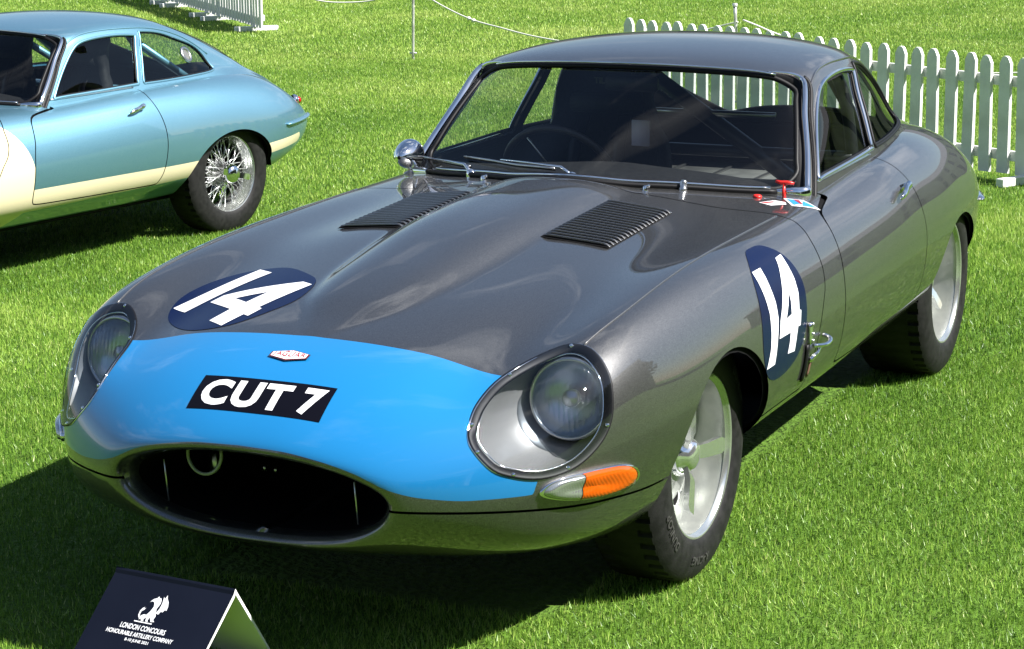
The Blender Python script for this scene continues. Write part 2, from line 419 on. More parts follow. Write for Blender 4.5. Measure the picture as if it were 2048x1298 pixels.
def body_grid():
    R = [list(r) for r in _R]
    for s in _S:
        y, z0, z1, z2, p3, p4, p5, p6, p7, p8, p9, p10, z11 = s
        k = p3[0]/.5
        R.append([(0, y, z0), (.17*k, y, z1), (.34*k, y, z2)]+[(p[0], y, p[1]) for p in (p3, p4, p5, p6, p7, p8, p9, p10)]+[(p10[0]/2, y, z11), (0, y, z11)])
    return np.array(R)
# body_grid rows after front rings: stations 5.. ; u index = ring number
def bulge(x, y):
    w = interp(y, [-.70, -.60, -.45, -.20, .05, .4, .95, 1.2], [.02, .075, .14, .182, .200, .212, .205, .2])
    h = interp(y, [-.70, -.60, -.45, -.20, .05, .4, .66, .76, .84, .92, 1.2], [0, .006, .021, .036, .043, .046, .043, .032, .012, .001, 0])
    p = 1-(np.abs(x)/w)**3.2
    k = .10
    p = np.where(p > 4*k, p, k*np.log1p(np.exp(np.clip(p/k, -40, 40))))-k*math.log(2)*np.exp(-np.abs(p)*6)*0
    p = np.where(np.abs(x) > w*1.35, p*np.exp(-((np.abs(x)/w-1.35)/.1)**2), p)
    return h*np.clip(p, 0, 1.2)
def body_half(nu_per=12, nv=150):
    P = body_grid(); n, m = P.shape[:2]
    us = np.linspace(0, n-1, (n-1)*nu_per+1)
    # denser across the top
    a = np.linspace(0, 1, nv); vs = a*(m-1)
    G = surf(P, us, vs, ('nat', 'nat'), ('mir', 'mir'))
    G[:, 0, 0] = 0; G[:, -1, 0] = 0
    top = vs < 4.2
    B = bulge(G[..., 0], G[..., 1])*(vs[None, :] < 4)*(us[:, None] > 1.5)
    G[..., 2] += B
    UV = np.stack(np.meshgrid(us, vs, indexing='ij'), -1)
    return np.concatenate([G, UV], -1), us, vs
# ---- greenhouse
_G = [
 [(0, 1.335, 1.15), (0.17, 1.342, 1.148), (0.33, 1.362, 1.142), (0.46, 1.39, 1.134), (0.54, 1.425, 1.108), (0.57, 1.36, 1.035), (0.6, 1.29, 0.955), (0.63, 1.215, 0.875), (0.655, 1.14, 0.795)],
 [(0, 1.47, 1.174), (0.17, 1.475, 1.171), (0.33, 1.485, 1.163), (0.465, 1.5, 1.148), (0.546, 1.52, 1.118), (0.575, 1.49, 1.045), (0.603, 1.44, 0.965), (0.63, 1.385, 0.885), (0.652, 1.33, 0.81)],
 [(0, 1.7, 1.192), (0.17, 1.7, 1.189), (0.33, 1.7, 1.178), (0.46, 1.7, 1.16), (0.5358, 1.7, 1.122), (0.5674, 1.68, 1.048), (0.5968, 1.66, 0.965), (0.623, 1.64, 0.89), (0.646, 1.62, 0.82)],
 [(0, 1.95, 1.195), (0.17, 1.95, 1.191), (0.32, 1.95, 1.179), (0.447, 1.95, 1.156), (0.522, 1.95, 1.114), (0.551, 1.94, 1.038), (0.582, 1.93, 0.965), (0.61, 1.92, 0.895), (0.635, 1.91, 0.828)],
 [(0, 2.2, 1.172), (0.16, 2.2, 1.168), (0.305, 2.2, 1.153), (0.4168, 2.2, 1.127), (0.4844, 2.2, 1.083), (0.5214, 2.2, 1.02), (0.5508, 2.2, 0.957), (0.577, 2.2, 0.895), (0.6048, 2.2, 0.832)],
 [(0, 2.45, 1.118), (0.15, 2.45, 1.113), (0.28, 2.45, 1.097), (0.3806, 2.45, 1.068), (0.4432, 2.45, 1.025), (0.481, 2.45, 0.972), (0.512, 2.45, 0.92), (0.541, 2.45, 0.872), (0.5706, 2.45, 0.83)],
 [(0, 2.7, 1.042), (0.14, 2.7, 1.037), (0.255, 2.7, 1.018), (0.3386, 2.7, 0.988), (0.3942, 2.7, 0.95), (0.431, 2.7, 0.908), (0.454, 2.7, 0.865), (0.489, 2.7, 0.838), (0.5306, 2.7, 0.815)],
 [(0, 2.95, 0.94), (0.125, 2.95, 0.935), (0.22, 2.95, 0.917), (0.2918, 2.95, 0.89), (0.3386, 2.95, 0.86), (0.377, 2.95, 0.835), (0.412, 2.95, 0.812), (0.447, 2.95, 0.795), (0.4828, 2.95, 0.775)],
 [(0, 3.2, 0.79), (0.105, 3.2, 0.785), (0.19, 3.2, 0.773), (0.255, 3.2, 0.752), (0.3, 3.2, 0.735), (0.335, 3.2, 0.745), (0.365, 3.2, 0.73), (0.395, 3.2, 0.715), (0.42, 3.2, 0.7)],
 [(0, 3.36, 0.705), (0.1, 3.36, 0.7), (0.18, 3.36, 0.69), (0.24, 3.36, 0.68), (0.28, 3.36, 0.67), (0.31, 3.36, 0.66), (0.335, 3.36, 0.65), (0.36, 3.36, 0.64), (0.385, 3.36, 0.63)],
]
def green_half(nu_per=14, nv=90):
    P = np.array(_G); n, m = P.shape[:2]
    us = np.linspace(0, n-1, (n-1)*nu_per+1); vs = np.linspace(0, m-1, nv)
    G = surf(P, us, vs, ('nat', 'nat'), ('mir', 'nat')); G[:, 0, 0] = 0
    UV = np.stack(np.meshgrid(us, vs, indexing='ij'), -1)
    return np.concatenate([G, UV], -1), us, vs

# ================================================================== car: shared surfaces and helpers
HL = [(.484,-.858,.572),(.481,-.832,.595),(.482,-.798,.618),(.490,-.726,.648),(.512,-.658,.670),(.546,-.596,.690),(.590,-.552,.709),(.620,-.545,.713),(.655,-.552,.706),(.688,-.566,.682),(.711,-.578,.649),(.722,-.592,.61),(.726,-.607,.568),(.721,-.633,.531),(.707,-.671,.5),(.684,-.722,.474),(.65,-.778,.462),(.613,-.823,.464),(.575,-.855,.475),(.545,-.874,.49),(.514,-.880,.519),(.493,-.875,.546)]
HLC = curve(HL, 72, closed=True)
_c = HLC.mean(0); _n = np.linalg.svd(HLC-_c)[2][2]; HLN = _n*np.sign(-_n[1]); HLO = _c
HLX = np.cross((0, 0, 1.), HLN); HLX /= np.linalg.norm(HLX); HLY = np.cross(HLN, HLX)
def hl2d(P): return np.stack([(P[:, :3]-HLO)@HLX, (P[:, :3]-HLO)@HLY], 1)
def f_arch(V):
    x, y, z = V[:, 0], V[:, 1], V[:, 2]
    def one(yc, zc, rf, rr, rz):
        d = y-yc; r = np.where(d > 0, rr, rf)
        r = np.where((d > 0) & (z < zc), rr+.18*(zc-z), r)
        return np.where(z > zc, np.hypot(d/r, (z-zc)/rz), np.abs(d)/r)-1
    f = np.minimum(one(-.01, .31, .31, .285, .295)*.3, one(2.43, .30, .385, .36, .262)*.3)
    return np.where(x > .40, f, .3)
def f_lamp(V):
    P = V[:, :3]; f = np.full(len(V), .2)
    k = (V[:, 1] < -.45) & (V[:, 0] > .4) & (V[:, 2] > .38)
    if k.any(): f[k] = sdf_poly(hl2d(P[k]), hl2d(HLC))
    return f
def ws_base_y(x):
    s = np.abs(x)/.60
    return .83+.30*(np.sqrt(s*s+.04)-.2)/(math.sqrt(1.04)-.2)
def f_cabin(V):
    """negative inside the cabin opening"""
    x, y = np.abs(V[:, 0]), V[:, 1]
    gx = interp(y, [.8, 1.14, 1.6, 2.0, 2.45, 2.7, 3.0], [.56, .60, .615, .60, .55, .50, .42])
    f = np.maximum(np.maximum(x-gx, ws_base_y(x)+.035-y), y-2.85)
    return np.where(V[:, 4] < 5.2, f, .3)
def y_shut(V):
    z = V[:, 2]
    ys = interp(z, [.18, .35, .50, .58, .63, .68, .74, .775, .79], [.50, .57, .637, .69, .735, .757, .765, .785, .80])
    return np.where(V[:, 4] < 4, .805, ys)
def z_seam(y): return interp(y, [-1.0, -.93, -.84, -.62, -.38, 0, .8], [.407, .400, .392, .370, .352, .36, .375])
DOOR = curve([(1.19, 0.803), (1.06, 0.792), (1.0, 0.783), (0.962, 0.762), (0.94, 0.715), (0.925, 0.66), (0.905, 0.6), (0.892, 0.5), (0.885, 0.42), (0.892, 0.385), (0.93, 0.372), (1.1, 0.366), (1.312, 0.36), (1.536, 0.356), (1.76, 0.352), (1.805, 0.362), (1.825, 0.4), (1.84, 0.47), (1.85, 0.56), (1.845, 0.65), (1.828, 0.73), (1.815, 0.79), (1.83, 0.83)], 130)
DOOR = np.concatenate([DOOR, [(1.86, .95), (1.15, .95)]])
def f_door(V):
    f = np.full(len(V), .3); k = (V[:, 0] > .55) & (V[:, 4] > 3.2) & (V[:, 1] > .7) & (V[:, 1] < 2.1)
    if k.any(): f[k] = sdf_poly(V[k][:, 1:3], DOOR)
    return f
WIN1 = curve([(1.235, 0.85), (1.3, 0.925), (1.384, 1.005), (1.4568, 1.066), (1.524, 1.092), (1.636, 1.103), (1.7928, 1.104), (1.912, 1.094), (1.932, 1.08), (1.91, 1.02), (1.875, 0.93), (1.8488, 0.862), (1.8264, 0.852), (1.636, 0.848), (1.412, 0.845), (1.26, 0.842)], 120, closed=True)
WIN2 = curve([(1.895, 0.862), (1.92, 0.93), (1.955, 1.02), (1.978, 1.094), (1.995, 1.106), (2.08, 1.098), (2.2, 1.076), (2.33, 1.0352), (2.475, 0.9826), (2.545, 0.9), (2.563, 0.868), (2.535, 0.852), (2.36, 0.849), (2.16, 0.848), (1.96, 0.85), (1.91, 0.851)], 120, closed=True)
RWIN = curve([(0,2.24),(.27,2.25),(.372,2.28),(.402,2.36),(.398,2.55),(.382,2.75),(.350,2.93),(.305,3.08),(.255,3.14),(.13,3.16),(0,3.165)], 50)
RWIN = np.concatenate([RWIN, [(-.05, 3.165), (-.05, 2.24)]])
BODY_G = None
def shells():
    """all cut panels of one half, computed once and shared by both cars"""
    G, us, vs = body_half(12, 150); m0 = Msh.grid(G)
    if m0.normals()[len(us)//2*150+75][0] < 0: m0 = Msh.grid(G, True)
    full = Msh(m0.V.copy(), m0.F); g = .0030
    m = m0.clip(f_arch(m0.V))
    m, cover = m.clip(f_lamp(m.V), both=True)
    m = m.clip(f_cabin(m.V))
    d = y_shut(m.V)-m.V[:, 1]
    bon = m.clip(d-g); rest = m.clip(-d-g)
    zs = bon.V[:, 2]-z_seam(bon.V[:, 1])
    zs = np.where((bon.V[:, 1] < -.92) & (np.abs(bon.V[:, 0]) < .33) & (bon.V[:, 4] < 6.4), 1, zs)
    top = bon.clip(zs-g); low = bon.clip(-zs-g)
    dd = f_door(rest.V)
    door = rest.clip(-dd-g); tub = rest.clip(dd-g)
    Gc, _, _ = body_half(5, 70); lc = Msh.grid(Gc)
    if lc.normals()[10*70*5//2+35][0] < 0: lc = Msh.grid(Gc, True)
    lc = lc.clip(lc.V[:, 3]-1.6); lc = lc.clip(f_arch(lc.V)+.012); lc = lc.clip(f_lamp(lc.V)-.01); lc = lc.clip(f_cabin(lc.V)-.01)
    liner = lc.offset(-.012)
    Gg, _, _ = green_half(14, 90); gm = Msh.grid(Gg)
    if gm.normals()[40*90+60][0] < 0: gm = Msh.grid(Gg, True)
    gfull = Msh(gm.V.copy(), gm.F)
    side = gm.V[:, 4] > 3.7
    def fw(V, poly):
        f = np.full(len(V), .3); k = V[:, 4] > 3.6; f[k] = sdf_poly(V[k][:, 1:3], poly); return f
    def fr(V):
        f = np.full(len(V), .3); k = (V[:, 4] < 4.2) & (V[:, 1] > 2.0); f[k] = sdf_poly(V[k][:, :2], RWIN); return f
    gm, gl1 = gm.clip(fw(gm.V, WIN1), both=True)
    gm, gl2 = gm.clip(fw(gm.V, WIN2), both=True)
    gm, gl3 = gm.clip(fr(gm.V), both=True)
    gl = gm.offset(-.018)
    return dict(full=full, bonnet=top, valance=low, door=door, tub=tub, cover=cover, liner=liner, green=gm, gfull=gfull, win1=gl1, win2=gl2, rwin=gl3, glin=gl)
SH = shells()
def both(m): return m.mirrored().joined(m)
FULL = SH['full'].joined(SH['full'].mirrored(), weld=False); FB = FULL.bvh()
GFULL = SH['gfull'].joined(SH['gfull'].mirrored(), weld=False); GB = GFULL.bvh()
def cast(p, d, bv=None):
    l, n, i, t = (bv or FB).ray_cast(Vector(p), Vector(d))
    if l is None: return None, None
    if n.dot(Vector(d)) > 0: n = -n
    return l, n
def top_at(x, y, bv=None):
    l, n = cast((x, y, 3), (0, 0, -1), bv); return l, n
def side_at(y, z, sx=1, bv=None):
    l, n = cast((3*sx, y, z), (-sx, 0, 0), bv); return l, n
def mats_split(parts, mats):
    """parts: list of (Msh, slot) welded into one mesh with material slots; returns (Msh, slots)"""
    m = parts[0][0]; V = m.V[:, :3]; F = list(m.F); S = [parts[0][1]]*len(F)
    for q, s in parts[1:]:
        n = len(V); V = np.concatenate([V, q.V[:, :3]]); F += [tuple(i+n for i in f) for f in q.F]; S += [s]*len(q.F)
    w = Msh(V, F).weld(); S = [S[i] for i in w.keep]
    return w, S
def mk_slots(name, parts, mats, parent):
    w, S = mats_split(parts, mats); o = mko(name, w, mats, parent)
    o.data.polygons.foreach_set('material_index', S); return o
# ---------------- flat outlines pressed onto the bodywork
def tess(outer, holes=()):
    from mathutils.geometry import tessellate_polygon
    loops = [[Vector((p[0], p[1], 0)) for p in outer]]+[[Vector((p[0], p[1], 0)) for p in h] for h in holes]
    flat = [p for l in loops for p in l]
    return [(p.x, p.y) for p in flat], [tuple(t) for t in tessellate_polygon(loops)]
def text2d(s, size=1.0, bold=0.0, shear=0.0, spacing=1.0, align='CENTER'):
    cu = bpy.data.curves.new('lettering', 'FONT'); cu.body = s; cu.size = size; cu.offset = bold; cu.shear = shear
    cu.space_character = spacing; cu.align_x = align; cu.align_y = 'CENTER'; cu.resolution_u = 4
    ob = bpy.data.objects.new('lettering', cu); COL.objects.link(ob)
    dg = bpy.context.evaluated_depsgraph_get(); me = ob.evaluated_get(dg).to_mesh()
    V = [(v.co.x, v.co.y) for v in me.vertices]; F = [tuple(p.vertices) for p in me.polygons]
    ob.evaluated_get(dg).to_mesh_clear(); bpy.data.objects.remove(ob); bpy.data.curves.remove(cu)
    V = np.array(V)
    return V, F
def fit2d(V, x0, x1, y0, y1):
    V = np.asarray(V, float); a, b = V.min(0), V.max(0)
    return (V-a)/(b-a)*[x1-x0, y1-y0]+[x0, y0]
def press(name, V2, F, mat, parent, o, ex, ey, n, off=.0012, step=.02, bv=None, thick=0):
    bm = bmesh.new(); vs = [bm.verts.new((p[0], p[1], 0)) for p in V2]
    for f in F:
        try: bm.faces.new([vs[i] for i in f])
        except ValueError: pass
    A = np.asarray(V2, float); lo, hi = A.min(0), A.max(0)
    for ax in (0, 1):
        k = math.ceil(lo[ax]/step)
        while k*step < hi[ax]:
            co = [0, 0, 0]; co[ax] = k*step; no = [0, 0, 0]; no[ax] = 1
            bmesh.ops.bisect_plane(bm, geom=bm.verts[:]+bm.edges[:]+bm.faces[:], plane_co=co, plane_no=no, dist=1e-6); k += 1
    bmesh.ops.triangulate(bm, faces=[f for f in bm.faces if len(f.verts) > 4])
    o, ex, ey, n = map(Vector, (o, ex, ey, n))
    for v in bm.verts:
        p = o+ex*v.co.x+ey*v.co.y+n*.6
        l, nn = cast(p, -n, bv)
        v.co = (l+nn*off) if l is not None else (o+ex*v.co.x+ey*v.co.y)
    bmesh.ops.recalc_face_normals(bm, faces=bm.faces)
    me = bpy.data.meshes.new(name); bm.to_mesh(me); bm.free()
    me.materials.append(mat); me.polygons.foreach_set('use_smooth', [True]*len(me.polygons))
    ob = bpy.data.objects.new(name, me); COL.objects.link(ob); ob.parent = parent
    return ob
TOPF = dict(o=(0, 0, 1.0), ex=(1, 0, 0), ey=(0, 1, 0), n=(0, 0, 1))
SIDEF = dict(o=(1.0, 0, 0), ex=(0, 1, 0), ey=(0, 0, 1), n=(1, 0, 0))

# ---------------- wheels
def tyre_mb(R=.32, wid=.20, rim=.205):
    prof = [(rim, 0), (rim+.006, .007), (rim+.022, .013), (rim+.05, .015), (R-.040, .011), (R-.018, .003), (R-.007, -.006), (R-.003, -.010), (R-.001, -.012), (R, -.045), (R+.001, -.048), (R+.001, -wid+.048), (R, -wid+.045), (R-.001, -wid+.012), (R-.012, -wid), (R-.05, -wid-.014), (rim+.02, -wid-.010), (rim, -wid)]
    n = 288; V = []
    for k, (r, h) in enumerate(prof):
        for j in range(n):
            rr = r
            if k in (8, 9, 12, 13) and (j+(3 if k > 10 else 0)) % 6 < 2: rr -= .009
            V.append((rr*cos(2*pi*j/n), rr*sin(2*pi*j/n), h))
    F = [(i*n+j, i*n+(j+1) % n, (i+1)*n+(j+1) % n, (i+1)*n+j) for i in range(len(prof)-1) for j in range(n)]
    b = MB(); b.add(V, F); return b
def ear(L=.085, w=.028, t=.010, lift=.035):
    """knock-off ear along +x from the hub"""
    P = []; F = []
    st = [(.015, 1.0, .0), (.04, .8, .010), (.065, .85, .022), (L, 1.0, lift), (L+.012, .7, lift+.004)]
    for x, k, z in st:
        for sy, sz in ((-1, -1), (1, -1), (1, 1), (-1, 1)): P.append((x, sy*w/2*k, z+sz*t/2))
    for i in range(len(st)-1):
        for j in range(4): F.append((i*4+j, i*4+(j+1) % 4, i*4+4+(j+1) % 4, i*4+4+j))
    F += [(3, 2, 1, 0), tuple(len(P)-4+j for j in range(4))]
    return P, F
def xform(V, M): return [tuple(M@Vector(v)) for v in V]
SPINC = pmat('spinner_chrome', (.88, .89, .90), .10, .92)
def wheel_dish(root, loc, sx, ang, tyre_w=.178, R=.32, steer=0.0, face=-.085, letters=False, hub=.8):
    M = frame(loc, (sx*cos(steer), sin(steer), 0))
    b = MB(); b.lathe([(.2135,-.014),(.2145,-.004),(.2125,.003),(.208,.005),(.203,.001),(.199,-.010),(.1965,-.026),(.1955,-.040),(.194,face*.6),(.192,face-.012),(.182,face-.016),(.172,face-.008),(.15,face+.004),(.115,face+.014),(.085,face+.016),(.074,face+.022),(.070,face+.034),(.05,face+.036),(.0,face+.036)], 96, M)
    w = b.build('wheel', SILVER, root, flat_angle=40)
    t = tyre_mb(R, tyre_w); t.V = xform(t.V, M); t.build('tyre', RUBBER, w, flat_angle=38)
    lp = MB(); lp.lathe([(.2150,-.010),(.2157,-.003),(.2135,.0045),(.208,.0065),(.2025,.0025),(.1985,-.009),(.1975,-.009)], 96, M); lp.build('rim_lip', LIP, w)
    s = MB(); z0 = face+.036
    s.lathe([(.060*hub,z0-.012),(.060*hub,z0+.010),(.053*hub,z0+.020),(.046*hub,z0+.026),(.041*hub,z0+.038),(.032*hub,z0+.045),(.018*hub,z0+.049),(0,z0+.050)], 32, M)
    for k in range(3):
        P, F = ear(.132*hub+.012, .046*hub, .015, .034); Rm = M@Matrix.Translation((0, 0, z0+.020))@Matrix.Rotation(radians(ang+120*k), 4, 'Z'); s.add(xform(P, Rm), F)
    s.build('spinner', SPINC, w, flat_angle=40)
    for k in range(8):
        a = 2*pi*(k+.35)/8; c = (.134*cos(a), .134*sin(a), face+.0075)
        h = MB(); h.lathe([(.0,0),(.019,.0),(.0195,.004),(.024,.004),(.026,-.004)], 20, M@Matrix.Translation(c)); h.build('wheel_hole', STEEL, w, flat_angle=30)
        h = MB(); h.lathe([(.0185,.0012),(0,.0012)], 20, M@Matrix.Translation(c)); h.build('hole_shade_disc', BLACK, w)  # flat black disc: painted-in shade standing for an open hole
    v = MB(); a = radians(ang+65); q = Vector((.186*cos(a), .186*sin(a), face+.01)); v.tube([M@q, M@(q+Vector((-.01*cos(a), -.01*sin(a), .03)))], .004, 8); v.build('valve', STEEL, w)
    if letters:
        for s_, a0 in (('DUNLOP', 122), ('RACING', 172), ('DUNLOP', 302), ('RACING', 352)):
            V2, F = text2d(s_, .030, .0006); P = []
            for x, y in V2:
                r = .262+y; th = radians(a0)-(x/.262)*1.0
                h = interp(np.array([r]), [.205, .233, .260, .290], [.0, .016, .017, .008])[0]+.0014
                P.append(M@Vector((r*cos(th), r*sin(th), h)))
            o = mk('sidewall_lettering', P, F, TYREL, w, smooth=False)
    return w
TYREL = pmat('tyre_lettering', (.040, .039, .037), .6)
SPOKE = pmat('spoke_chrome', (.86, .87, .88), .25, .75)
def wheel_wire(root, loc, sx, ang, R=.32, spokes=True):
    M = frame(loc, (sx, 0, 0))
    b = MB(); b.lathe([(.205,-.02),(.2085,-.008),(.2075,.002),(.203,.004),(.198,-.002),(.195,-.014),(.190,-.03),(.178,-.05),(.176,-.10),(.188,-.125),(.2,-.14),(.2,-.16)], 80, M)
    w = b.build('wheel', LIP, root, flat_angle=40)
    t = tyre_mb(R, .175, .2); t.V = xform(t.V, M); t.build('tyre', RUBBER, w, flat_angle=38)
    h = MB(); h.lathe([(.070,-.13),(.072,-.10),(.060,-.085),(.048,-.06),(.046,-.02),(.050,-.01),(.050,.004),(.0,.006)], 40, M); h.build('hub', STEEL, w, flat_angle=40)
    br = MB(); br.lathe([(.0,-.15),(.15,-.15),(.15,-.165),(.0,-.165)], 40, M); br.build('brake_disc', BLACK, w)
    s = MB(); s.lathe([(.052,-.005),(.054,.010),(.050,.026),(.040,.038),(.022,.045),(0,.047)], 36, M)
    for k in range(2):
        P, F = ear(.10, .034, .012, .03); s.add(xform(P, M@Matrix.Translation((0, 0, .012))@Matrix.Rotation(radians(ang+180*k), 4, 'Z')), F)
    s.build('spinner', CHROME, w, flat_angle=40)
    if spokes:
        proto = None
        for k in range(60):
            inner = k % 3 != 0
            a = 2*pi*k/60; da = radians((38 if k % 2 else -38) if inner else (24 if k % 2 else -24))
            p0 = Vector((.047*cos(a+da), .047*sin(a+da), -.012 if not inner else -.075))
            p1 = Vector((.182*cos(a), .182*sin(a), -.042 if not inner else (-.055 if k % 2 else -.095)))
            q = MB(); q.tube([p0, p1], .0026, 6); q.V = xform(q.V, M); q.build('spoke', SPOKE, w)
    return w

# ================================================================== car: assembly
def surf_line(pts, mode, bv=None, off=0.0, sx=1):
    out = []
    for p in pts:
        l, n = (side_at(p[0], p[1], sx, bv) if mode == 'side' else top_at(p[0], p[1], bv))
        if l is not None: out.append(tuple(l+n*off))
    return np.array(out)
def louvre_mesh(w=.196, pitch=.026, hgt=.0095, nx=22):
    """one pressed louvre: shallow front, steep rear, rounded ends"""
    prof = [(.0, .03), (.30, .04), (.34, .55), (.38, .92), (.46, 1.0), (.62, .80), (.80, .42), (.98, .02)]
    xs = np.linspace(-1, 1, nx); V = []; F = []; m = len(prof)
    for x in xs:
        e = (1-abs(x)**10)**.5 if abs(x) < 1 else 0
        for a, h in prof: V.append((x*w/2, (a-.45)*pitch*1.0, h*hgt*e))
    for i in range(nx-1):
        for j in range(m-1): F.append((i*m+j, i*m+j+1, (i+1)*m+j+1, (i+1)*m+j))
    return V, F
def headlamp(parent, sx):
    S = np.array([sx, 1, 1])
    rim = HLC.copy(); rim = np.array([tuple(cast(p+HLN*.3, -HLN)[0] or Vector(p)) for p in rim])
    cen = rim.mean(0); LC = np.array((.612, -.585, .592)); LD = np.array((.10, -.97, .12)); LD /= np.linalg.norm(LD)
    # scoop: loft rim -> lamp ring
    lx = np.cross(LD, (0, 0, 1.)); lx /= np.linalg.norm(lx); ly = np.cross(lx, LD)
    r0 = rim+(cen-rim)*.06-HLN*.006
    d = (rim-LC); a = np.arctan2(d@ly, d@lx); ring = LC-LD*.02+.100*(np.cos(a)[:, None]*lx+np.sin(a)[:, None]*ly)
    rows = []
    for t in (0, .12, .3, .5, .7, .85, 1.0):
        row = r0*(1-t)+ring*t; k = math.sin(t*pi)*.030
        rows.append(row-HLN*k*np.clip((np.linalg.norm(r0-ring, axis=1)/.18), .1, 1.3)[:, None])
    rows.append(LC-LD*.06+(ring-LC)*.9)
    n = len(rim); V = np.concatenate(rows)*S
    F = [(i*n+j, i*n+(j+1) % n, (i+1)*n+(j+1) % n, (i+1)*n+j) for i in range(len(rows)-1) for j in range(n)]
    h = mk('headlamp', V, F, SCOOP, parent)
    g = MB(); g.tube((rim+(cen-rim)*.055-HLN*.0015)*S, .0120, 10, closed=True, up=HLN*S, flat=.30); g.build('gasket', SEAL, h)
    g = MB(); g.tube((rim+(cen-rim)*.002+HLN*.0005)*S, .0018, 8, closed=True, up=HLN*S); g.build('trim_ring', CHROME, h)
    g = MB(); g.tube((rim+(cen-rim)*.130-HLN*.004)*S, .0016, 8, closed=True, up=HLN*S); g.build('inner_ring', CHROME, h)
    for k in (1, 12, 21, 41, 50, 58, 66):
        p = (rim[k]+(cen-rim[k])*.035+HLN*.003); b = MB(); b.lathe([(.0052,0),(.0048,.002),(.003,.0035),(0,.004)], 10, frame(p*S, HLN*S)); b.build('screw', CHROME, h)
    M = frame(LC*S, LD*S)
    b = MB(); b.lathe([(.088,-.012),(.087,.004),(.080,.014),(.06,.024),(.035,.030),(0,.032)], 48, M); b.build('lens', LENSG, h)
    b = MB(); b.lathe([(.087,-.004),(.080,-.020),(.066,-.036),(.045,-.048),(.02,-.054),(0,-.055)], 40, M); b.build('reflector', REFL, h)
    b = MB(); b.lathe([(.020,-.030),(.021,-.012),(.017,-.006),(0,-.004)], 20, M); b.build('bulb_shield', STEEL, h)
    b = MB(); b.lathe([(.096,-.02),(.097,-.004),(.094,.003),(.089,.004),(.087,-.004)], 48, M); b.build('lens_ring', STEEL, h)
    cv = Msh(SH['cover'].V[:, :3].copy(), SH['cover'].F).offset(.003)
    if sx < 0: cv = cv.mirrored()
    mko('lamp_cover', cv, LAMPG, h)
    return h
def build_car(name, loc, rz, kind, label):
    race = kind == 'race'
    root = empty(name, loc, rz, label, 'car')
    P = GREY if race else BLUEP
    # ---- bonnet
    bon = both(SH['bonnet'])
    if race:
        V = bon.V; ax = np.abs(V[:, 0])
        yb = interp(ax, [0, .2, .35, .49, .6], [-.686, -.690, -.685, -.690, -.73])
        zl = interp(ax, [0, .1, .2, .28, .36, .43, .52, .64], [.531, .528, .514, .492, .456, .437, .427, .427])
        f = np.minimum.reduce([yb-V[:, 1], V[:, 2]-zl, .622-ax+.25*(V[:, 2]-.43)])
        pos, neg = bon.clip(f, both=True)
        bo = mk_slots('bonnet', [(neg, 0), (pos, 1)], [GREY, SKYBLUE], root)
    else:
        def disc(V): return np.where(np.abs(V[:, 0]) > .5, .315-np.hypot(V[:, 1]-.585, V[:, 2]-.50), -1)
        pos, neg = bon.clip(disc(bon.V), both=True); bo = mk_slots('bonnet', [(neg, 0), (pos, 1)], [P, CREAM], root)
    val = both(SH['valance'])
    if race: mko('front_valance', val, P, root)
    else:
        pos, neg = val.clip(disc(val.V), both=True); mk_slots('front_valance', [(neg, 0), (pos, 1)], [P, CREAM], root)
    # ---- tub and doors
    tub = both(SH['tub']); door = SH['door']
    if race: mko('body_shell', tub, P, root)
    else:
        V = tub.V
        zt = interp(V[:, 1], [.5, 1.0, 2.0, 2.4, 3.2], [.452, .448, .437, .445, .47]); zb = interp(V[:, 1], [.5, 1.0, 2.0, 2.4, 3.2], [.335, .340, .352, .375, .42])
        f = np.minimum.reduce([zt-V[:, 2], V[:, 2]-zb, V[:, 4]-4, 3.12-V[:, 1]-.5*np.abs(V[:, 2]-.44)])
        f = np.maximum(f, disc(V))
        pos, neg = tub.clip(f, both=True)
        mk_slots('body_shell', [(neg, 0), (pos, 1)], [P, CREAM], root)
    doors = []
    for sx in (1, -1):
        dm = door if sx > 0 else door.mirrored()
        if race: d = mko('door', dm, P, root)
        else:
            V = dm.V; zt = interp(V[:, 1], [.5, 1.0, 2.0], [.452, .448, .437])
            f = zt-V[:, 2]
            pos, neg = dm.clip(f, both=True)
            d = mk_slots('door', [(neg, 0), (pos, 1)], [P, CREAM], root)
        doors.append(d)
        # handle
        hy, hz = 1.66, .742
        l, n = side_at(hy, hz, sx); b = MB()
        pts = []
        for t in np.linspace(-1, 1, 9):
            q, nn = side_at(hy+t*.062, hz+t*.012, sx); pts.append(q+nn*(.016+.008*(1-t*t)+.008*(t > .5)))
        b.tube(pts, [.003, .006, .008, .0085, .0085, .0085, .009, .010, .006], 10, flat=1.35)
        b.lathe([(.013,0),(.012,.012),(.010,.022),(0,.024)], 14, frame(side_at(hy+.052, hz+.010, sx)[0], n))
        b.build('door_handle', CHROME, d)
    mko('inner_liner', both(SH['liner']), BLACK, root)
    # fender seam beads
    for sx in (1, -1):
        pts = surf_line([(sx*x, y) for x, y in curve([(.632,-.545),(.652,-.35),(.654,-.075),(.652,.22),(.655,.49),(.658,.79)], 60)], 'top', off=.0005)
        b = MB(); b.tube(pts, .0030, 6); b.build('wing_bead', P, bo)
    # headlamps
    for sx in (1, -1): headlamp(root, sx)
    # mouth duct
    G = BODY_ROW0; n = len(G)
    rows = []
    for k, (sc, dy, dz) in enumerate(((1.0, .0, 0), (.97, .012, 0), (.955, .04, -.002), (.95, .12, -.006), (.90, .30, -.012), (.8, .42, -.015))):
        rows.append(np.stack([G[:, 0]*sc, G[:, 1]*(1-0)+dy, .405+(G[:, 2]-.405)*sc+dz], 1))
    V = np.concatenate(rows); F = [(i*n+j, i*n+j+1, (i+1)*n+j+1, (i+1)*n+j) for i in range(2) for j in range(n-1)]
    mk('mouth_lip', V, F, P, bo)
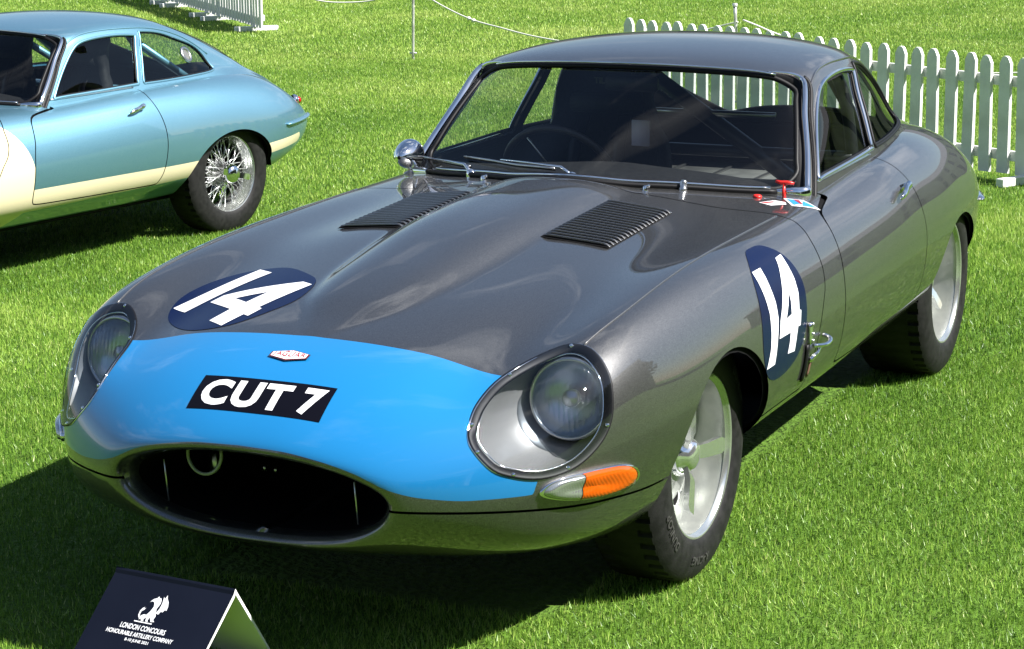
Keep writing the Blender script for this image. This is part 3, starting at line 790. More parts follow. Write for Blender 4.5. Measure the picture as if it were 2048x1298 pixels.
    F = [(i*n+j, i*n+j+1, (i+1)*n+j+1, (i+1)*n+j) for i in range(2, len(rows)-1) for j in range(n-1)]+[tuple((len(rows)-1)*n+j for j in range(n))]
    mk('intake_duct', V, F, BLACK, root)
    for x in (-.248, .248):
        b = MB(); b.tube([(x, -.938, .350), (x, -.952, .452)], .0022, 8); b.build('intake_bar', STEEL, root)
    if race:
        b = MB(); b.tube([(-.155+.045*cos(a), -.925+.004*sin(a), .468+.047*sin(a)) for a in np.linspace(radians(165), radians(375), 26)], .0042, 8); b.build('tow_loop', pmat('tow_loop_paint', (.30, .32, .24), .5, .3) if 'tow_loop_paint' not in MATS else MATS['tow_loop_paint'], root)
        
        for c_, d_ in (((-.205, -.80, .41), (.018, .02, .05)), ((-.10, -.75, .395), (.01, .01, .014)), ((-.07, -.75, .393), (.01, .01, .014))):
            b = MB(); b.box(c_, d_, bev=.002); b.build('radiator_bracket', STEEL, root)
    # louvres
    LV, LF = louvre_mesh(); lme = None
    for sx in (1, -1):
        for k in range(18):
            y = .196+k*.0262; x = .302
            l, nn = top_at(sx*x, y); l1, _ = top_at(sx*(x-.07), y); l2, _ = top_at(sx*(x+.07), y)
            ex = (l2-l1 if sx > 0 else l1-l2).normalized(); ey = nn.cross(ex).normalized()
            if lme is None:
                lo = mk('louvre', LV, LF, [P, BLACK], bo, flat_angle=50); lme = lo.data; lme.polygons.foreach_set('material_index', [1 if i % 7 <= 1 else 0 for i in range(len(LF))])
            else: lo = bpy.data.objects.new('louvre', lme); COL.objects.link(lo); lo.parent = bo
            c = l+nn*.0006
            lo.matrix_local = Matrix(((ex.x, ey.x, nn.x, c.x), (ex.y, ey.y, nn.y, c.y), (ex.z, ey.z, nn.z, c.z), (0, 0, 0, 1)))
    # ---- greenhouse
    roof = both(SH['green'])
    if race: rf = mko('roof', roof, P, root)
    else:
        V = roof.V
        f = np.minimum.reduce([V[:, 1]-3.0, .345-np.abs(V[:, 0])-.5*(V[:, 1]-3.0), 3.4-V[:, 1]])
        pos, neg = roof.clip(f, both=True); rf = mk_slots('roof', [(neg, 0), (pos, 1)], [P, CREAM], root)
    mko('headlining', both(SH['glin']), BLACK, root)
    TRIMC = CHROME if race else P
    for sx in (1, -1):
        for nm, poly, key in (('door_window', WIN1, 'win1'), ('quarter_window', WIN2, 'win2')):
            g = Msh(SH[key].V[:, :3].copy(), SH[key].F).offset(-.006)
            if sx < 0: g = g.mirrored()
            wo_ = mko(nm, g, SIDEG, root)
            L3 = surf_line(poly, 'side', GB, .001, sx)
            b = MB(); b.tube(L3, .0075 if nm == 'door_window' else .0055, 8, closed=True); b.build('window_frame', (TRIMC if nm == 'door_window' or not race else SEAL) if race else P, wo_)
            b = MB(); c = L3.mean(0); b.tube(L3+(c-L3)*np.array([0, .028, .06])-np.array([.004*sx, 0, 0]), .0045, 6, closed=True); b.build('window_seal', SEAL, wo_)
    rg = both(SH['rwin']); rg = Msh(rg.V[:, :3], rg.F).offset(-.005); ro = mko('rear_window', rg, SIDEG, root)
    L3 = surf_line(np.concatenate([RWIN[:50], (RWIN[:50]*[-1, 1])[::-1]]), 'top', GB, -.003); b = MB(); b.tube(L3, .0045, 8, closed=True); b.build('window_seal', SEAL, ro)
    # belt strip under the door window
    for sx in (1, -1):
        pts = surf_line([(y, .8385+.004*(y-1.2)) for y in np.linspace(1.20, 1.80, 30)], 'side', GB, .002, sx); b = MB(); b.tube(pts, .004, 6); b.build('belt_strip', CHROME if race else STEEL, root)
        # A post shut gap and roof gutter
        gp = GREEN_G[0, :, :3]; k0 = 42
        pts = GREEN_G[1, k0:, :3]*[sx, 1, 1]; b = MB(); b.tube(pts+np.array([.004*sx, -.006, 0]), .008, 8); b.build('post_seal', SEAL, root)
        gut = surf_line([(y, z) for y, z in curve([(1.40,1.080),(1.47,1.110),(1.56,1.128),(1.72,1.134),(1.92,1.128),(2.10,1.112),(2.30,1.070),(2.46,1.008),(2.58,.935)], 60)], 'side', GB, .001, sx)
        b = MB(); b.tube(gut, .0048, 6); b.build('roof_gutter', P, rf)
    # ---- windscreen
    ns, nt = 61, 25; WG = np.zeros((ns, nt, 3)); row = GREEN_G[0, :, :3]
    for i, s in enumerate(np.linspace(-1, 1, ns)):
        xb = .605*s; yb = float(ws_base_y(np.array([xb]))[0]); l, _ = top_at(xb, yb); zb = l.z+.010
        xt = .512*s; kk = np.interp(abs(xt), row[:46, 0], np.arange(46)); a = row[int(kk)]; b_ = row[min(int(kk)+1, 45)]; T = a+(b_-a)*(kk-int(kk))
        T = np.array([xt, T[1]-.010, T[2]-.010-.02*abs(s)**8]); B = np.array([xb, yb, zb])
        for j, t in enumerate(np.linspace(0, 1, nt)):
            q = B*(1-t)+T*t; k = 4*t*(1-t)*.012; WG[i, j] = q+np.array([s*.5*k, -.8*k, .6*k])
    wsm = Msh.grid(WG); wso = mko('windscreen', wsm, WSG, root)
    bot = WG[:, 0]; topl = WG[:, -1]; lft = WG[0]; rgt = WG[-1]
    def roundc(A, B, C, r=.06):  # perimeter with rounded corners
        return A
    per = np.concatenate([bot[2:-2], rgt[2:-1], topl[::-1][2:-2], lft[::-1][1:-2]])
    per = curve(per[::2], 260, closed=True, it=1)
    b = MB(); b.tube(per, .0085, 10, closed=True); b.build('windscreen_seal', SEAL, wso)
    off = np.array([0, -.016, .004])
    b = MB(); b.tube(bot[3:-3]+off, .0042, 8); b.build('lower_trim', CHROME, wso)
    b = MB(); b.tube(bot[2:-2]+np.array([0, -.030, -.005]), .008, 8); b.build('scuttle_seal', SEAL, wso)
    b = MB(); b.tube(topl[3:-3]+np.array([0, -.006, .013]), .0034, 8); b.build('upper_trim', CHROME, wso)
    # dark surround closing the gap between glass and bodywork
    kt = 46; sur = []
    for sx in (1, -1):
        edge = np.concatenate([WG[30:, -1] if sx > 0 else WG[30::-1, -1], (rgt if sx > 0 else lft)[::-1][1:]])
        gk = GREEN_G[0, :, :3]*[sx, 1, 1]; gl_ = []
        for i, e in enumerate(edge):
            if i < 31: q = np.interp(abs(e[0])*1.03, row[:kt, 0], np.arange(kt)); q = min(q, kt-1)
            else: q = kt-1+(89-kt+1)*(i-30)/(len(edge)-31)
            i0 = min(int(q), 88); gl_.append(gk[i0]*(1-(q-i0))+gk[i0+1]*(q-i0))
        gl_ = np.array(gl_); m_ = (edge+gl_)/2-np.array([0, .004, -.003])
        sur.append(Msh.grid(np.stack([edge-np.array([0, -.003, .003]), m_, gl_-np.array([0, .001, 0])], 1)))
    mko('screen_surround', sur[0].joined(sur[1]), SEAL, wso)
    for sx in (1, -1):
        g = GREEN_G[0, ::-1, :3][:58]*[sx, 1, 1]; k = np.linspace(0, 57, 26).astype(int); g = g[k].copy()
        w_ = np.linspace(0, 1, 26)[:, None]; g += np.array([-.016*sx, -.012, .004])*(1-.35*w_); g[0] += [-.006*sx, -.02, .016]; g[-6:] += np.array([0, .004, -.004])
        ext = np.concatenate([[g[0]+np.array([-.085*sx, -.034, .006])], g])
        ext = curve(ext[[0, 1, 2, 4, 8, 12, 15, 17, 19, 21, 23, 26]], 60)
        r = np.interp(np.linspace(0, 1, 60), [0, .05, .13, .3, .62, .8, .92, 1], [.008, .018, .026, .022, .021, .018, .012, .005])
        b = MB(); b.tube(ext, r, 14, up=(sx*.6, -.8, 0), flat=.55); b.build('screen_pillar', CHROME, root)
    # ---- wheel wells and wheels
    for sx in (1, -1):
        for yc in (0, 2.435):
            b = MB(); th = np.linspace(radians(2), radians(178), 30); V = []; F = []
            for a in th:
                for x in (.44, .715): V.append((sx*x, yc+.352*cos(a), .31+.33*sin(a)))
            for i in range(29): F.append((i*2, i*2+1, i*2+3, i*2+2))
            F.append(tuple(i*2 for i in range(30)))
            b.add(V, F); b.build('wheel_well', BLACK, root)
    if race:
        wheel_dish(root, (.722, 0, .32), 1, 28, letters=True, steer=radians(-1.5), face=-.092, hub=.95); wheel_dish(root, (-.722, 0, .32), -1, 10, steer=radians(-1.5))
        wheel_dish(root, (.735, 2.438, .32), 1, 90, .23, face=-.125, hub=.7); wheel_dish(root, (-.735, 2.438, .32), -1, 10, .23, face=-.125, hub=.7)
    else:
        for y in (0, 2.438):
            wheel_wire(root, (.715, y, .32), 1, 75); wheel_wire(root, (-.715, y, .32), -1, 75, spokes=False)
    # ---- underfloor pan + exhaust
    b = MB(); b.box((0, 1.25, .225), (1.06, 2.0, .03), bev=.01); b.build('floor_pan', BLACK, root)
    # ---- interior
    b = MB(); b.box((0, 1.55, .30), (1.16, 1.05, .02)); b.box((0, 2.5, .60), (1.0, .95, .02)); b.box((0, 2.04, .45), (1.16, .02, .32)); b.build('cabin_floor', GREYTRIM, root)
    for k in range(5):
        b = MB(); b.box((-.36+.18*k, 2.45, .614), (.014, .8, .008), bev=.002); b.build('load_rail', STEEL, root)
    dash = []
    for x in np.linspace(-.60, .60, 25):
        y0 = float(ws_base_y(np.array([x]))[0])+.03; z0 = top_at(x, y0)[0].z-.004
        dash.append([(x, y0, z0), (x, y0+.10, z0+.008), (x, max(y0+.2, 1.24), z0+.004), (x, max(y0+.22, 1.28), z0-.02), (x, max(y0+.21, 1.27), z0-.16), (x, max(y0+.1, 1.2), z0-.2)])
    mko('dashboard', Msh.grid(np.array(dash)), TRIM, root)
    for x in (-.05, .05, .14):
        b = MB(); b.lathe([(.034,0),(.034,.012),(.028,.014),(0,.010)], 20, frame((x, 1.275, .775), (0, 1, .1))); b.build('gauge', STEEL, root)
    drv = -.25
    sw = frame((drv, 1.40, .77), (0, .85, .42)); b = MB()
    b.tube([sw@Vector((.19*cos(a), .19*sin(a), 0)) for a in np.linspace(0, 2*pi, 48, endpoint=False)], .0125, 10, closed=True); swo = b.build('steering_wheel', pmat('wheel_rim_wood', (.010, .006, .005), .5) if 'wheel_rim_wood' not in MATS else MATS['wheel_rim_wood'], root)
    b = MB()
    for a in (90, 210, 330): b.tube([sw@Vector((0, 0, -.01)), sw@Vector((.185*cos(radians(a)), .185*sin(radians(a)), 0))], .008, 6, flat=.4)
    b.tube([sw@Vector((0, 0, 0)), sw@Vector((0, 0, -.25))], .02, 10); b.build('wheel_spokes', STEEL, swo)
    seats = (drv,) if race else (drv, .30)
    for cx in seats:
        # racing bucket: backrest loft with wings, head restraint
        rowsS = []
        zsS = np.linspace(.38, 1.10, 19)
        for z in zsS:
            w = float(interp(np.array([z]), [.38, .50, .70, .84, .92, .98, 1.06, 1.10], [.20, .225, .245, .22, .165, .155, .15, .12])[0])
            y0 = 1.66+.30*(z-.38)
            dep = float(interp(np.array([z]), [.38, .5, .7, .86, .94, 1.0, 1.10], [.16, .14, .12, .09, .08, .13, .08])[0])
            rw = []
            for a in np.linspace(-1, 1, 21): rw.append((cx+w*a, y0-dep*max(0, abs(a)-.55)**1.3*3.0, z+.0))
            for a in np.linspace(1, -1, 21): rw.append((cx+w*1.03*a, y0+.05-dep*max(0, abs(a)-.55)**1.3*2.2, z))
            rw.append(rw[0]); rowsS.append(rw)
        st = mko('seat', Msh.grid(np.array(rowsS)), TRIM, root)
        b = MB(); b.box((cx, 1.50, .42), (.40, .44, .12), bev=.03); b.build('seat_cushion', TRIM, st)
        b = MB(); b.tube([(cx-.10, 1.74, .972), (cx, 1.735, .972), (cx+.15, 1.74, .972)], .032, 14); b.build('head_pad', TRIM, st)
        for dx in (-.07, .07):
            b = MB(); b.tube([(cx+dx, 1.77, .93), (cx+dx*1.1, 1.70, .84), (cx+dx*1.2, 1.63, .62), (cx+dx*.6, 1.55, .50)], .024, 6, up=(0, -1, 0), flat=.12); b.build('harness_strap', BLACKV, st)
        if race:
            b = MB(); b.box((cx+.150, 1.705, .885), (.062, .006, .085), bev=.002); b.build('seat_label', LILAC, st)
            V2, F = text2d('TILLETT', .028, .0006); mk('seat_lettering', [(cx+.02+x, 1.745-.0, 1.045+y) for x, y in V2], F, pmat('dim_print', (.10, .10, .09), .6) if 'dim_print' not in MATS else MATS['dim_print'], st, smooth=False)
    cg = CAGE if race else P
    hoop = curve([(-.54, 1.99, .34), (-.535, 1.99, .70), (-.50, 1.99, .98), (-.44, 1.985, 1.09), (-.30, 1.98, 1.135), (0, 1.98, 1.15), (.30, 1.98, 1.135), (.44, 1.985, 1.09), (.50, 1.99, .98), (.535, 1.99, .70), (.54, 1.99, .34)], 60)
    b = MB(); b.tube(hoop, .021, 12); ho = b.build('roll_hoop', cg, root)
    for nm, pts in (('cage_diagonal', [(-.27, 1.975, 1.115), (.50, 1.985, .60)]), ('cage_crossbar', [(-.53, 1.985, .80), (.53, 1.985, .80)]), ('cage_stay', [(.44, 2.0, 1.07), (.42, 2.80, .62)]), ('cage_stay', [(-.44, 2.0, 1.07), (-.42, 2.80, .62)])):
        b = MB(); b.tube(pts, .028 if nm == 'cage_diagonal' else .020, 12); b.build(nm, cg, ho)
    if race:
        b = MB(); b.box((.02, 1.97, .925), (.50, .012, .022)); b.build('harness_bar', STEEL, ho)
    # interior mirror
    b = MB(); b.box((0, 1.37, 1.085), (.17, .02, .05), bev=.008); b.tube([(0, 1.37, 1.10), (0, 1.40, 1.14)], .006, 6); b.build('interior_mirror', SEAL, root)
    # ---- rear lamps and quarter bumpers
    for sx in (1, -1):
        b = MB(); pts = surf_line([(y, .535+.00*(y-2.9)) for y in np.linspace(2.90, 3.34, 14)], 'side', FB, .008, sx)
        b.tube(pts, [.006]+[.014]*12+[.008], 10, flat=.6); b.build('quarter_bumper', CHROME if race else P, root)
        l, n = side_at(3.30, .610, sx)
        if l is not None:
            b = MB(); b.lathe([(.020,.012),(.019,.026),(.012,.034),(0,.036)], 16, frame(l, (sx*.55, .83, .1))); b.build('tail_lamp', REDL, root)
            b = MB(); b.lathe([(.034,-.012),(.036,.002),(.030,.014),(.021,.016),(.019,.012)], 16, frame(l, (sx*.55, .83, .1))); b.build('tail_lamp_rim', CHROME, root)
    # front quarter bumpers / indicators
    for sx in (1, -1):
        lp = curve([(0.630,-0.802,0.428),(0.648,-0.781,0.450),(0.69,-0.708,0.458),(0.735,-0.579,0.449),(0.750,-0.507,0.420),(0.742,-0.496,0.388),(0.72,-0.574,0.379),(0.684,-0.696,0.390),(0.646,-0.776,0.410)], 48, closed=True)
        lp = np.array([tuple(cast(p+np.array([.3, -.5, 0])*.6, np.array([-.3, .5, 0]))[0] or Vector(p)) for p in lp])
        c = lp.mean(0); nv = np.array([.72, -.66, .12]); nv /= np.linalg.norm(nv)
        rows = [lp, lp+nv*.008+(c-lp)*.01, lp+nv*.010+(c-lp)*.06]; n = len(lp)
        V = np.concatenate(rows)*[sx, 1, 1]; F = [(i*n+j, i*n+(j+1) % n, (i+1)*n+(j+1) % n, (i+1)*n+j) for i in range(2) for j in range(n)]
        io = mk('indicator_lamp', V, F, CHROME, root)
        # lens: dome split front/rear
        ts = [.06, .12, .25, .45, .7, .999]; hh = [.008, .020, .027, .031, .033, .034]
        rows = [lp+(c-lp)*t+nv*h for t, h in zip(ts, hh)]
        LM = Msh.grid(np.array([np.concatenate([r, r[:1]]) for r in rows]))
        ax = np.array([.115, .30, -.04]); ax /= np.linalg.norm(ax)
        f = (LM.V-c)@ax+.055
        am, cl = LM.clip(f-.0015), LM.clip(-f-.0015)
        for nm, q, mt in (('amber_lens', am, AMBER), ('clear_lens', cl, CLEARL)):
            mko(nm, q if sx > 0 else q.mirrored(), mt, io)
    return root, bo, doors
_g0, _, _ = body_half(1, 60)
BODY_ROW0 = np.concatenate([_g0[0, :, :3], (_g0[0, :, :3]*[-1, 1, 1])[::-1]])
GREEN_G, _, _ = green_half(14, 90)

# ================================================================== the grey race car
car, bonnet, cdoors = build_car('race_car', (0, 0, 0), 0.0, 'race', 'gunmetal grey race coupe with light blue nose, parked on the lawn in the foreground')
# number roundels
def rnd(pts, n=64): return curve(np.array(pts), n, closed=True)
RH = [(-0.475, -0.557), (-0.495, -0.502), (-0.502, -0.435), (-0.484, -0.343), (-0.434, -0.261), (-0.368, -0.226), (-0.307, -0.227), (-0.231, -0.276), (-0.181, -0.333), (-0.159, -0.449), (-0.179, -0.537), (-0.222, -0.623), (-0.269, -0.66), (-0.325, -0.668), (-0.385, -0.644), (-0.441, -0.6)]
V2, F = tess(rnd(RH)); r1 = press('bonnet_roundel', V2, F, NAVY, bonnet, **TOPF)
V2, F = tess([(-0.396, -0.238), (-0.345, -0.267), (-0.44, -0.536), (-0.486, -0.515)]); press('numeral_one', V2, F, WHITEV, bonnet, off=.0022, **TOPF)
V2, F = tess([(-0.214, -0.338), (-0.18, -0.355), (-0.23, -0.532), (-0.217, -0.541), (-0.227, -0.591), (-0.245, -0.58), (-0.265, -0.652), (-0.322, -0.613), (-0.305, -0.542), (-0.4, -0.479), (-0.386, -0.437)], [[(-0.336, -0.466), (-0.265, -0.424), (-0.286, -0.498)]]); press('numeral_four', V2, F, WHITEV, bonnet, off=.0022, **TOPF)
RS = [(.333,.776),(.389,.782),(.448,.781),(.487,.769),(.522,.749),(.551,.716),(.567,.678),(.565,.641),(.552,.606),(.533,.568),(.501,.528),(.455,.493),(.385,.470),(.300,.462),(.225,.482),(.189,.547),(.207,.618),(.232,.681),(.266,.739)]
V2, F = tess(rnd(RS)); press('wing_roundel', V2, F, NAVY, bonnet, **SIDEF)
V2, F = tess([(.275,.742),(.336,.743),(.333,.701),(.333,.656),(.323,.616),(.296,.57),(.266,.508),(.207,.506),(.239,.552),(.257,.593),(.273,.638),(.276,.679),(.275,.714)]); press('numeral_one', V2, F, WHITEV, bonnet, off=.0022, **SIDEF)
V2, F = tess([(.464,.747),(.51,.749),(.511,.721),(.515,.687),(.51,.651),(.487,.609),(.5,.605),(.478,.569),(.458,.57),(.443,.55),(.421,.511),(.366,.515),(.386,.546),(.395,.566),(.308,.566),(.334,.608),(.368,.638),(.401,.671),(.429,.705),(.453,.731)], [[(.444,.668),(.44,.64),(.424,.609),(.38,.605),(.415,.635)]]); press('numeral_four', V2, F, WHITEV, bonnet, off=.0022, **SIDEF)
# registration plate and badge
_ey = Vector((0, .089, .056)).normalized(); _nn = Vector((0, -_ey.z, _ey.y))
PLF = dict(o=(0, -.923, .613), ex=(1, 0, 0), ey=_ey, n=_nn)
V2, F = tess([(-.172,-.053),(.172,-.053),(.172,.053),(-.172,.053)]); press('number_plate', V2, F, BLACKV, bonnet, **PLF)
for s_, x0, x1 in (('C', -.152, -.080), ('U', -.070, .000), ('T', .006, .074), ('7', .104, .158)):
    V2, F = text2d(s_, 1, .042); press('plate_letter', fit2d(V2, x0, x1, -.041, .041), F, WHITEV, bonnet, off=.0022, step=.03, **PLF)
_eb = Vector((0, .04, .0165)).normalized(); BGF = dict(o=(0, -.791, .684), ex=(1, 0, 0), ey=_eb, n=Vector((0, -_eb.z, _eb.y)))
hexo = [(-.051,-.010),(-.051,.010),(0,.024),(.051,.010),(.051,-.010),(0,-.024)]
V2, F = tess(hexo); bdg = press('bonnet_badge', V2, F, STEEL, bonnet, off=.0035, **BGF)
V2, F = tess([(x*.93, y*.90) for x, y in hexo]); press('badge_border', V2, F, REDV, bonnet, off=.0042, **BGF)
V2, F = tess([(x*.89, y*.82) for x, y in hexo]); press('badge_field', V2, F, WHITEV, bonnet, off=.0048, **BGF)
V2, F = text2d('JAGUAR', 1, .012, spacing=1.02); V2 = fit2d(V2, -.042, .042, -.5, .5); V2 = np.stack([V2[:, 0], V2[:, 1]*(2*(.0175-.0105*np.abs(V2[:, 0])/.045))], 1)
press('badge_lettering', V2, F, REDV, bonnet, off=.0054, step=.05, **BGF)
# wing catch: plate, ring, bar, leather strap
def on_side(y, z, off): l, n = side_at(y, z, 1); return l+n*off
b = MB(); b.tube([on_side(.552, z, .006) for z in np.linspace(.562, .505, 6)], .014, 6, up=(1, 0, 0), flat=.35); cat_ = b.build('bonnet_catch', CHROME, bonnet)
for z in (.556, .530, .512):
    b = MB(); b.lathe([(.006,0),(.006,.004),(0,.006)], 8, frame(on_side(.552, z, .010), (1, 0, 0))); b.build('catch_bolt', STEEL, cat_)
b = MB(); b.tube(curve([tuple(on_side(.552, .500, .014)), tuple(on_side(.60, .497, .034)), tuple(on_side(.655, .500, .030)), tuple(on_side(.668, .506, .004))], 14), .007, 8, up=(0, 0, 1), flat=.8); b.build('catch_ring', CHROME, cat_)
b = MB(); b.tube([on_side(.548, .462, .010), on_side(.60, .470, .013), on_side(.635, .482, .010)], [.008, .005, .007], 8); b.build('catch_bar', CHROME, cat_)
b = MB(); b.tube([on_side(.535, z, .004) for z in np.linspace(.505, .405, 8)], .016, 6, up=(1, 0, 0), flat=.22); b.build('catch_strap', SEAL, cat_)
b = MB(); b.tube([on_side(.565, z, .006) for z in np.linspace(.455, .412, 5)], .009, 6, up=(1, 0, 0), flat=.4); b.build('strap_end', pmat('strap_leather', (.16, .085, .06), .6), cat_)
# bullet mirror on the far wing
b = MB(); l, n = top_at(-.635, 1.10)
mc = Vector((-.640, 1.105, .868)); ax_ = Vector((.06, -1, .0)).normalized()
mir = MB().lathe([(0,.078),(.008,.077),(.020,.066),(.033,.044),(.042,.020),(.047,-.004),(.0475,-.012),(.043,-.016),(.0,-.014)], 32, frame(mc, ax_)).build('wing_mirror', CHROME, car)
b = MB(); b.tube([l, l+Vector((0, 0, .02)), mc+Vector((0, .0, -.03))], [.022, .012, .014], 12); b.build('mirror_stalk', CHROME, mir)
b = MB(); b.lathe([(.006,.0),(.006,.003),(0,.003)], 10, frame(mc+ax_*.076, ax_)); b.build('mirror_screw', SEAL, mir)
# wipers
def ws_pt(s, t, off=.012):
    xb = .605*s; yb = float(ws_base_y(np.array([xb]))[0]); zb = top_at(xb, yb)[0].z+.01
    T = Vector((.512*s, 1.325+.09*abs(s)**2.2, 1.14-.02*s*s)); B = Vector((xb, yb, zb)); q = B.lerp(T, t); k = 4*t*(1-t)*.012
    return q+Vector((s*.2, -.75, .6)).normalized()*(off+k)
for base, tip, b0, b1 in (((-.362, .968), (-.93, .06), (-.62, .02), (-1.0, .07)), ((.020, .842), (-.42, .085), (-.05, .030), (-.70, .10))):
    l, n = top_at(*base); p0 = l+n*.012
    b = MB(); b.lathe([(.016,0),(.015,.010),(.011,.020),(0,.023)], 14, frame(l, n)); wp = b.build('wiper', CHROME, car)
    e = ws_pt(*tip, .020); b = MB(); b.tube([p0, p0.lerp(e, .15)+Vector((0, 0, .018)), p0.lerp(e, .55)+Vector((0, -.008, .012)), e], [.008, .0065, .0045, .0035], 8, flat=.6); b.build('wiper_arm', CHROME, wp)
    q0, q1 = ws_pt(*b0, .016), ws_pt(*b1, .016)
    pts = [ws_pt(b0[0]+(b1[0]-b0[0])*t, b0[1]+(b1[1]-b0[1])*t, .017) for t in np.linspace(0, 1, 9)]
    b = MB(); b.tube(pts, .0032, 6); b.build('wiper_blade', STEEL, wp)
    b = MB(); b.tube([p-Vector((0, -.004, .004)) for p in pts], .0035, 6); b.build('blade_rubber', SEAL, wp)
# scuttle fittings
for x, y in ((.242, .856), (-.279, .877)):
    l, n = top_at(x, y); b = MB(); b.lathe([(.009,0),(.008,.008),(.005,.013),(0,.014)], 12, frame(l, n)); b.tube([l+n*.010, l+n*.012+Vector((.014, -.004, .002))], .004, 6); b.build('washer_jet', CHROME, car)
l, n = top_at(.328, .935); b = MB(); b.lathe([(.013,0),(.013,.006),(.010,.008),(.010,.024),(.008,.028),(0,.028)], 14, frame(l, n)); b.build('scuttle_post', STEEL, car)
l, n = top_at(.532, 1.0); b = MB(); b.lathe([(.013,0),(.013,.004),(.010,.007),(0,.008)], 18, frame(l, n)); b.build('red_push_button', REDP, car)
l, n = top_at(.602, 1.035); b = MB(); b.tube([l, l+Vector((-.004, .004, .020)), l+Vector((-.004, .012, .042))], [.006, .005, .005], 8); t = l+Vector((-.004, .012, .044)); b.tube([t+Vector((-.026, -.002, .003)), t+Vector((-.01, 0, -.001)), t+Vector((.01, 0, 0)), t+Vector((.028, .002, -.002))], [.004, .006, .006, .004], 8); b.build('red_pull_handle', REDP, car)
V2, F = tess([(.600,1.030),(.652,1.052),(.716,1.018),(.652,.952)]); press('cutoff_decal', V2, F, WHITEV, car, **TOPF)
V2, F = tess([(.612,1.024),(.645,1.038),(.662,1.010),(.652,.968)]); press('cutoff_decal_blue', V2, F, BLUEV, car, off=.002, **TOPF)
V2, F = tess([(.655,1.040),(.704,1.017),(.672,.985)]); press('cutoff_decal_blue', V2, F, BLUEV, car, off=.002, **TOPF)
V2, F = tess([(.630,1.030),(.645,1.038),(.668,1.000),(.660,.998)]); press('cutoff_decal_bolt', V2, F, REDV, car, off=.0028, **TOPF)
V2, F = tess([(.560,.930),(.588,.985),(.622,.982),(.634,.955),(.603,.909)]); press('pull_decal', V2, F, WHITEV, car, **TOPF)
V2, F = tess([(.566,.930),(.590,.965),(.600,.960),(.580,.928)]); press('pull_decal_red', V2, F, REDP, car, off=.002, **TOPF)
for y in np.linspace(1.0, 2.0, 9):
    for (yy, z) in ((y, .232),):
        l, n = cast((1.2, yy, z), (-1, 0, .0))
        if l is not None: b = MB(); b.lathe([(.005,0),(.004,.002),(0,.003)], 8, frame(l, n)); b.build('sill_rivet', STEEL, car)

# ================================================================== the pale blue car
BLUE_LOC = (-4.99, 3.10, -.288); BLUE_RZ = -.168
bcar, bbon, bdoors = build_car('coupe_car', BLUE_LOC, BLUE_RZ, 'blue', 'pale metallic blue coupe with cream stripe and wire wheels, cut by the left edge')
l, n = side_at(2.34, .955, 1, GB); b = MB(); b.lathe([(.030,.004),(.034,.008),(.046,.006),(.048,.0),(.046,-.004)], 28, frame(l, n)); b.build('window_vent_ring', STEEL, bcar)
b = MB(); b.lathe([(.030,.001),(0,.001)], 24, frame(l, n)); b.build('window_vent_flap', GREYTRIM, bcar)

# ================================================================== lawn
GROUND_DROP = .28
def ground_z(x, y):
    d = np.hypot(np.asarray(x)-0.0, (np.asarray(y)-1.2)*.62)
    return -GROUND_DROP*sstep(d, 1.35, 4.6)
LAWN = pmat('lawn_ground', (.07, .16, .018), .9, spec=.2)
n_, l_, b_ = nodes(LAWN)
tc = n_.new('ShaderNodeTexCoord'); nz = n_.new('ShaderNodeTexNoise'); nz.inputs['Scale'].default_value = .6; nz.inputs['Detail'].default_value = 8; nz.inputs['Roughness'].default_value = .7
l_.new(tc.outputs['Object'], nz.inputs['Vector'])
rp = n_.new('ShaderNodeValToRGB'); rp.color_ramp.elements[0].position = .3; rp.color_ramp.elements[1].position = .72
rp.color_ramp.elements[0].color = (.045, .105, .010, 1); rp.color_ramp.elements[1].color = (.085, .155, .018, 1)
n2 = n_.new('ShaderNodeTexNoise'); n2.inputs['Scale'].default_value = 45; n2.inputs['Detail'].default_value = 3
l_.new(tc.outputs['Object'], n2.inputs['Vector'])
mx = n_.new('ShaderNodeMixRGB'); mx.blend_type = 'OVERLAY'; mx.inputs[0].default_value = .55
l_.new(nz.outputs['Fac'], rp.inputs[0]); l_.new(rp.outputs[0], mx.inputs[1]); l_.new(n2.outputs['Fac'], mx.inputs[2]); l_.new(mx.outputs[0], b_.inputs['Base Color'])
bp = n_.new('ShaderNodeBump'); bp.inputs['Strength'].default_value = .9; bp.inputs['Distance'].default_value = .04
l_.new(n2.outputs['Fac'], bp.inputs['Height']); l_.new(bp.outputs[0], b_.inputs['Normal'])
def lawn_sheet():
    xs = np.concatenate([[-900, -300, -100, -60, -30], np.linspace(-16, 12, 141), [20, 30, 60, 100, 300, 900]])
    ys = np.concatenate([[-900, -300, -100, -40, -20], np.linspace(-8, 22, 151), [30, 45, 70, 120, 300, 900]])
    X, Y = np.meshgrid(xs, ys, indexing='ij'); Z = ground_z(X, Y)
    o = mko('lawn', Msh.grid(np.stack([X, Y, Z], -1), True), LAWN); tag(o, kind='structure'); return o
lawn_sheet()
GRASS = bpy.data.materials.new('grass_blades'); GRASS.use_nodes = True
n_, l_, b_ = nodes(GRASS)
b_.inputs['Roughness'].default_value = .42; b_.inputs['Specular IOR Level'].default_value = .36
at = n_.new('ShaderNodeAttribute'); at.attribute_name = 'tone'
rp = n_.new('ShaderNodeValToRGB'); e = rp.color_ramp.elements
e[0].position = 0; e[0].color = (.060, .150, .016, 1); e[1].position = 1; e[1].color = (.50, .53, .22, 1)
q = e.new(.45); q.color = (.210, .370, .044, 1); q = e.new(.85); q.color = (.40, .52, .115, 1)
l_.new(at.outputs['Fac'], rp.inputs[0]); l_.new(rp.outputs[0], b_.inputs['Base Color'])
